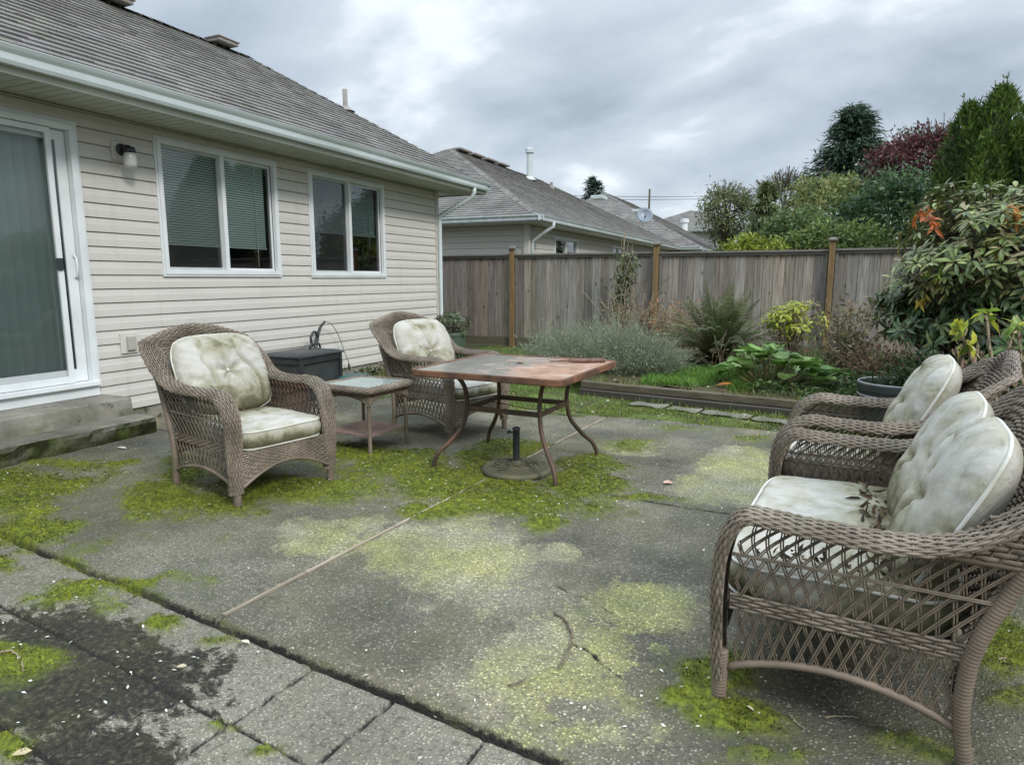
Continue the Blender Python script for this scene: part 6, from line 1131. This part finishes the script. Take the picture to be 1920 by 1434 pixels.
# ---- broad-leaved plant
p = gb(1440, 738, .25); root = empty('broad_leaved_plant', 'clump of big round glossy green leaves at the front of the flower bed', 'plant', p); mb = MB(); tk = MB(); N_ = 62
for k in range(N_):
    a = rng.uniform(0, 2 * math.pi); rr_ = rng.uniform(.05, .50) ; h_ = .12 + .34 * (1 - rr_ / .55) + rng.uniform(-.05, .05); c = np.array((rr_ * 1.15 * math.cos(a), rr_ * .8 * math.sin(a), h_)); Lf = rng.uniform(.17, .27); Wf = Lf * rng.uniform(.72, .9)
    D = nrm(np.array((math.cos(a), math.sin(a), rng.uniform(-.05, 1.0)))); Sd = nrm(np.cross(D, (0, 0, 1.))); Nn = np.cross(Sd, D); U, V = np.meshgrid(np.linspace(0, 1, 9), np.linspace(-1, 1, 7), indexing='ij'); wv = np.sin(np.clip(U * .93 + .07, 0, 1) * math.pi) ** .55
    ph = rng.uniform(0, 6); H_ = .16 * Wf * V ** 2 + .05 * Wf * np.sin(U * 9 + ph) * np.abs(V) - .35 * Lf * U ** 2.2; G_ = c + (D * U[..., None] * Lf) + Sd * (V * wv)[..., None] * Wf / 2 + Nn * H_[..., None]
    col = np.array([(.12, .22, .05), (.17, .29, .07), (.23, .33, .11), (.10, .17, .04), (.26, .27, .09)][rng.integers(4)]) * rng.uniform(.8, 1.2); cg = np.tile(col, (63, 1)) * (1 + .25 * (np.abs(V).ravel()[:, None] < .1)); mb.grid(G_, cg); tk.tube([(c[0] * .3, c[1] * .3, 0), tuple(c * (.65, .65, .6)), tuple(c)], .006, 5)
mb.build('leaves', leafmat('waxy_leaf', .5, .25, .35), root, smooth=True); tk.build('stalks', simple('green_stalk', (.15, .2, .06), (.2, .12, .07), 9, .6), root)
q = np.array(G(1378, 720, .2)); mb = MB(); leaves(mb, q[None], np.array([[-.9, -.3, .1]]), np.array([[.1, -.3, 1.]]), .20, .07, (.55, .20, .03), droop=.2, fold=.2); o = mb.build('orange_leaf', M['leaf']); tag(o, 'single orange dying leaf at the left of the broad leaved clump', 'leaf')
# pot plant
mb = MB(); N_ = 46; d = rdir(N_, .8); cc = np.array((0, 0, .58)) + d * np.array((.30, .26, .20)); rosettes(mb, cc, d, 8, .10, .03, [(.05, .08, .03), (.08, .11, .05), (.14, .16, .09), (.22, .23, .16)]); mb.build('foliage', M['leaf'], g); mb = MB(); stems(mb, np.tile((0, 0, .36), (N_, 1)), cc, .004); mb.build('stems', M['bark'], g)
# ================================================================== GRASS AND WEEDS (uncountable)
def grass(name, label, x0, x1, y0, y1, n, h0, h1, cols, z=0.0, mask=None, wid=.0035, zf=None):
    x = rng.uniform(x0, x1, n); y = rng.uniform(y0, y1, n); k = (fbm(x * 2.2, y * 2.2, 4, sum(map(ord, label)) % 97) + rng.normal(0, .05, n)) > .42
    if mask is not None: k &= mask(x, y)
    x, y = x[k], y[k]; n = len(x); zz_ = (zf(x, y) if zf else np.full(n, z)); D = rdir(n, 1.3, .55); D[:, 2] = np.abs(D[:, 2]); mb = MB(); blades(mb, np.stack([x, y, zz_ - .01], -1), D, rng.uniform(h0, h1, n), wid, pal(n, cols, None, .3)); return tag(mb.build(name, M['leaf']), label, 'grass', kind='stuff')
GC = [(.10, .17, .03), (.16, .25, .05), (.07, .11, .02), (.24, .27, .09)]
soil_z = lambda x, y: .10 + .10 * fbm(x * 1.4, y * 1.4, 5, 15)
lawn_z = lambda x, y: -.035 + .05 * fbm(x * 1.8, y * 1.8, 5, 25)
grass('grass', 'short weedy grass between the patio, the house corner and the fence', -5.9, -2.3, 6.3, 12.0, 30000, .02, .07, GC, zf=lawn_z)
grass('grass', 'thin weeds and moss in the strip in front of the timber edging', -2.4, 1.6, 6.20, 7.35, 26000, .015, .06, GC + [(.25, .30, .04), (.20, .16, .08)], zf=lawn_z, mask=lambda x, y: y < fy(x) - .03)
bz = lambda x, y: soil_z(x, y)
grass('bed_weeds', 'straggling weeds growing over and under the timber edging', -2.4, 1.6, 6.6, 7.75, 9000, .04, .13, GC + [(.24, .20, .10), (.15, .12, .07)], zf=lambda x, y: np.where(y > fy(x), .13, -.03), mask=lambda x, y: (np.abs(y - fy(x) + .02) < .17) & (fbm(x * 3, y * 0, 3, 88) > .42), wid=.004)
grass('bed_weeds', 'fresh green weeds carpeting the bed between lavender and broad leaved plant', -1.75, -.55, 7.45, 9.0, 14000, .05, .13, [(.13, .25, .04), (.18, .33, .06), (.09, .17, .03)], zf=bz, mask=lambda x, y: y > fy(x) + .1, wid=.005)
grass('bed_weeds', 'mixed low weeds and dead stems across the rest of the bed', -.7, 1.9, 7.0, 11.8, 16000, .04, .16, [(.07, .12, .03), (.12, .19, .05), (.16, .13, .07), (.05, .08, .02)], zf=bz, mask=lambda x, y: y > fy(x) + .1, wid=.005)
def ground_leaves(name, label, x0, x1, y0, y1, n, L, Wd, cols, zf, mask=None, up=.8, kind='stuff', mat='leaf', thr=.40, rise=.0):
    x = rng.uniform(x0, x1, n); y = rng.uniform(y0, y1, n); k = (fbm(x * 2.5, y * 2.5, 4, sum(map(ord, label)) % 89) + rng.normal(0, .05, n)) > thr
    if mask is not None: k &= mask(x, y)
    x, y = x[k], y[k]; n = len(x); mb = MB(); leaves(mb, np.stack([x, y, zf(x, y) + rng.uniform(0, 1, n) * rise + .004], -1), rdir(n, .1, .8) * (1, 1, .5), rdir(n, 1.6, .6), L * rng.uniform(.6, 1.3, n), Wd * rng.uniform(.7, 1.2, n), pal(n, cols, None, .25), droop=.3); return tag(mb.build(name, M[mat]), label, 'ground cover', kind=kind)
ground_leaves('ground_cover', 'creeping green leaves over the bed soil behind the armchairs', -.6, 2.2, 7.1, 9.2, 5200, .06, .035, [(.07, .13, .035), (.12, .19, .05), (.04, .08, .02), (.16, .22, .09)], bz, lambda x, y: y > fy(x) + .1, rise=.10)
ground_leaves('ground_cover', 'low dark green leaves on the soil right of the patio behind the loveseat', .95, 2.4, 1.6, 6.6, 9000, .055, .032, [(.03, .06, .02), (.05, .10, .03), (.09, .14, .05), (.02, .04, .015)], lambda x, y: x * 0 - .045, rise=.06)
ground_leaves('leaf_litter', 'dead brown leaves scattered over the bed soil', -2.2, 2.2, 7.4, 11.8, 2600, .06, .035, BR, bz, lambda x, y: y > fy(x) + .1, mat='dry')
ground_leaves('leaf_litter', 'small dead leaves along the strip in front of the timbers and the foundation', -5.85, 1.2, 6.2, 7.4, 900, .04, .022, BR + [(.45, .42, .34)], lawn_z, None, mat='dry', thr=.35)
# flakes and petals on the patio
n = 4200; x = rng.uniform(-5.2, 1.0, n); y = rng.uniform(1.0, 6.2, n); k = (fbm(x * 1.8, y * 1.8, 3, 55) + interp_grid(moss, x, y) * .18 + interp_grid(dirt, x, y) * .50 + rng.normal(0, .07, n)) > .60; k &= ~((x < WX + .7) & (y < 4)); x, y = x[k], y[k]; z_ = interp_grid(Z, x, y); n = len(x); mb = MB()
leaves(mb, np.stack([x, y, z_ + .007], -1), rdir(n, 0, 1) * (1, 1, .25), rdir(n, 2., .5), rng.uniform(.007, .022, n), rng.uniform(.004, .011, n), pal(n, [(.62, .60, .52), (.50, .47, .38), (.30, .27, .20), (.70, .69, .63)]), droop=.1, lo=True); tag(mb.build('leaf_litter', M['dry']), 'pale flakes, petals and leaf crumbs strewn over the mossy patio', 'litter', kind='stuff')
# single leaves
def one_leaf(u, v, L, Wd, ang, col, label, z=.012):
    p = np.array(G(u, v, z)); mb = MB(); d = np.array([[math.cos(ang), math.sin(ang), .05]]); leaves(mb, p[None], d, np.array([[.15, .1, 1.]]), L, Wd, col, droop=.1, fold=.18, wave=.15); o = mb.build('fallen_leaf', M['dry']); tag(o, label, 'leaf', 'single fallen leaves')
one_leaf(1243, 905, .075, .055, .7, (.52, .36, .29), 'pinkish brown fallen leaf alone on the grey slab right of the table')
one_leaf(1400, 1322, .06, .03, -.4, (.60, .52, .38), 'pale curled leaf on the moss in front of the loveseat')
one_leaf(452, 1200, .04, .02, .1, (.55, .50, .38), 'cream leaf in the long black joint near the wooden strip')
one_leaf(330, 1250, .035, .02, .8, (.45, .40, .28), 'cream leaf scrap on the black dirt of the lower left pavers')
one_leaf(218, 838, .10, .035, .2, (.60, .58, .48), 'long whitish leaf on the moss before the lower step')
one_leaf(20, 1415, .05, .028, .9, (.42, .36, .22), 'tan leaf at the bottom left corner of the picture')
one_leaf(1790, 1300, .05, .02, .5, (.55, .50, .42), 'small pale leaf under the loveseat')
one_leaf(1868, 1240, .08, .04, .5, (.35, .27, .2), 'brown leaf on the moss right of the loveseat leg')
# twigs
tw = [G(u, v, .01) for u, v in ((1038, 1147), (1062, 1165), (1072, 1195), (1062, 1225), (1048, 1252))]; twig('twig', 'long crooked grey twig lying on the patio in front of the loveseat', tw, .006)
tw = [G(u, v, .008) for u, v in ((955, 1283), (970, 1280), (986, 1272))]; twig('twig', 'short dark twig left of the crooked long twig', tw, .004)
tw = [G(u, v, .008) for u, v in ((1545, 1343), (1578, 1342), (1612, 1345))]; twig('twig', 'pale straight straw under the loveseat, lying level', tw, .0022, 'stalk')
tw = [G(u, v, .008) for u, v in ((1480, 1340), (1495, 1355), (1508, 1364))]; twig('twig', 'pale straight straw under the loveseat, slanting down', tw, .0022, 'stalk')
tw = [G(u, v, .012) for u, v in ((905, 922), (885, 935), (872, 944))]; twig('twig', 'small brown stick in the moss below the umbrella base', tw, .004)
tw = [G(u, v, .012) for u, v in ((0, 1222), (22, 1220), (40, 1238), (44, 1258))]; twig('twig', 'dry bent stalk on the bright moss at the lower left', tw, .004, 'stalk')
def pile(name, label, c, sp, n, cols, L=.05):
    mb = MB(); P = np.array(c) + rng.normal(0, 1, (n, 3)) * np.array(sp); P[:, 2] = np.maximum(P[:, 2], c[2]); leaves(mb, P, rdir(n, .2), rdir(n, .6), L * rng.uniform(.5, 1.4, n), L * .4, pal(n, cols), droop=.6, fold=.3); return tag(mb.build(name, M['dry']), label, 'leaves', kind='stuff')
pile('dead_leaves', 'curled dead leaves in the seat corner of the nearest left armchair', (*G(462, 762, .47)[:2], .470), (.035, .055, .020), 24, BR, .06)
pile('dead_leaves', 'dark leaf crumbs along the back of the loveseat seat cushion', (.27, 2.66, .468), (.03, .28, .006), 110, [(.10, .07, .045), (.16, .12, .07), (.05, .04, .03)], .04)
pile('dead_leaves', 'leaf crumbs in the near side of the loveseat seat', (.10, 2.20, .468), (.13, .04, .006), 60, [(.10, .07, .045), (.16, .12, .07), (.05, .04, .03)], .03)
pile('dead_leaves', 'heap of dark dead leaves at the foundation behind the left armchair', (-5.6, 4.75, .0), (.10, .16, .05), 90, [(.05, .05, .03), (.10, .09, .05), (.35, .32, .25)], .09)
pile('dead_leaves', 'dead leaves and weeds at the foundation behind the side table', (-5.65, 7.6, .0), (.08, .5, .07), 160, [(.06, .08, .03), (.10, .09, .05), (.25, .22, .15)], .10)
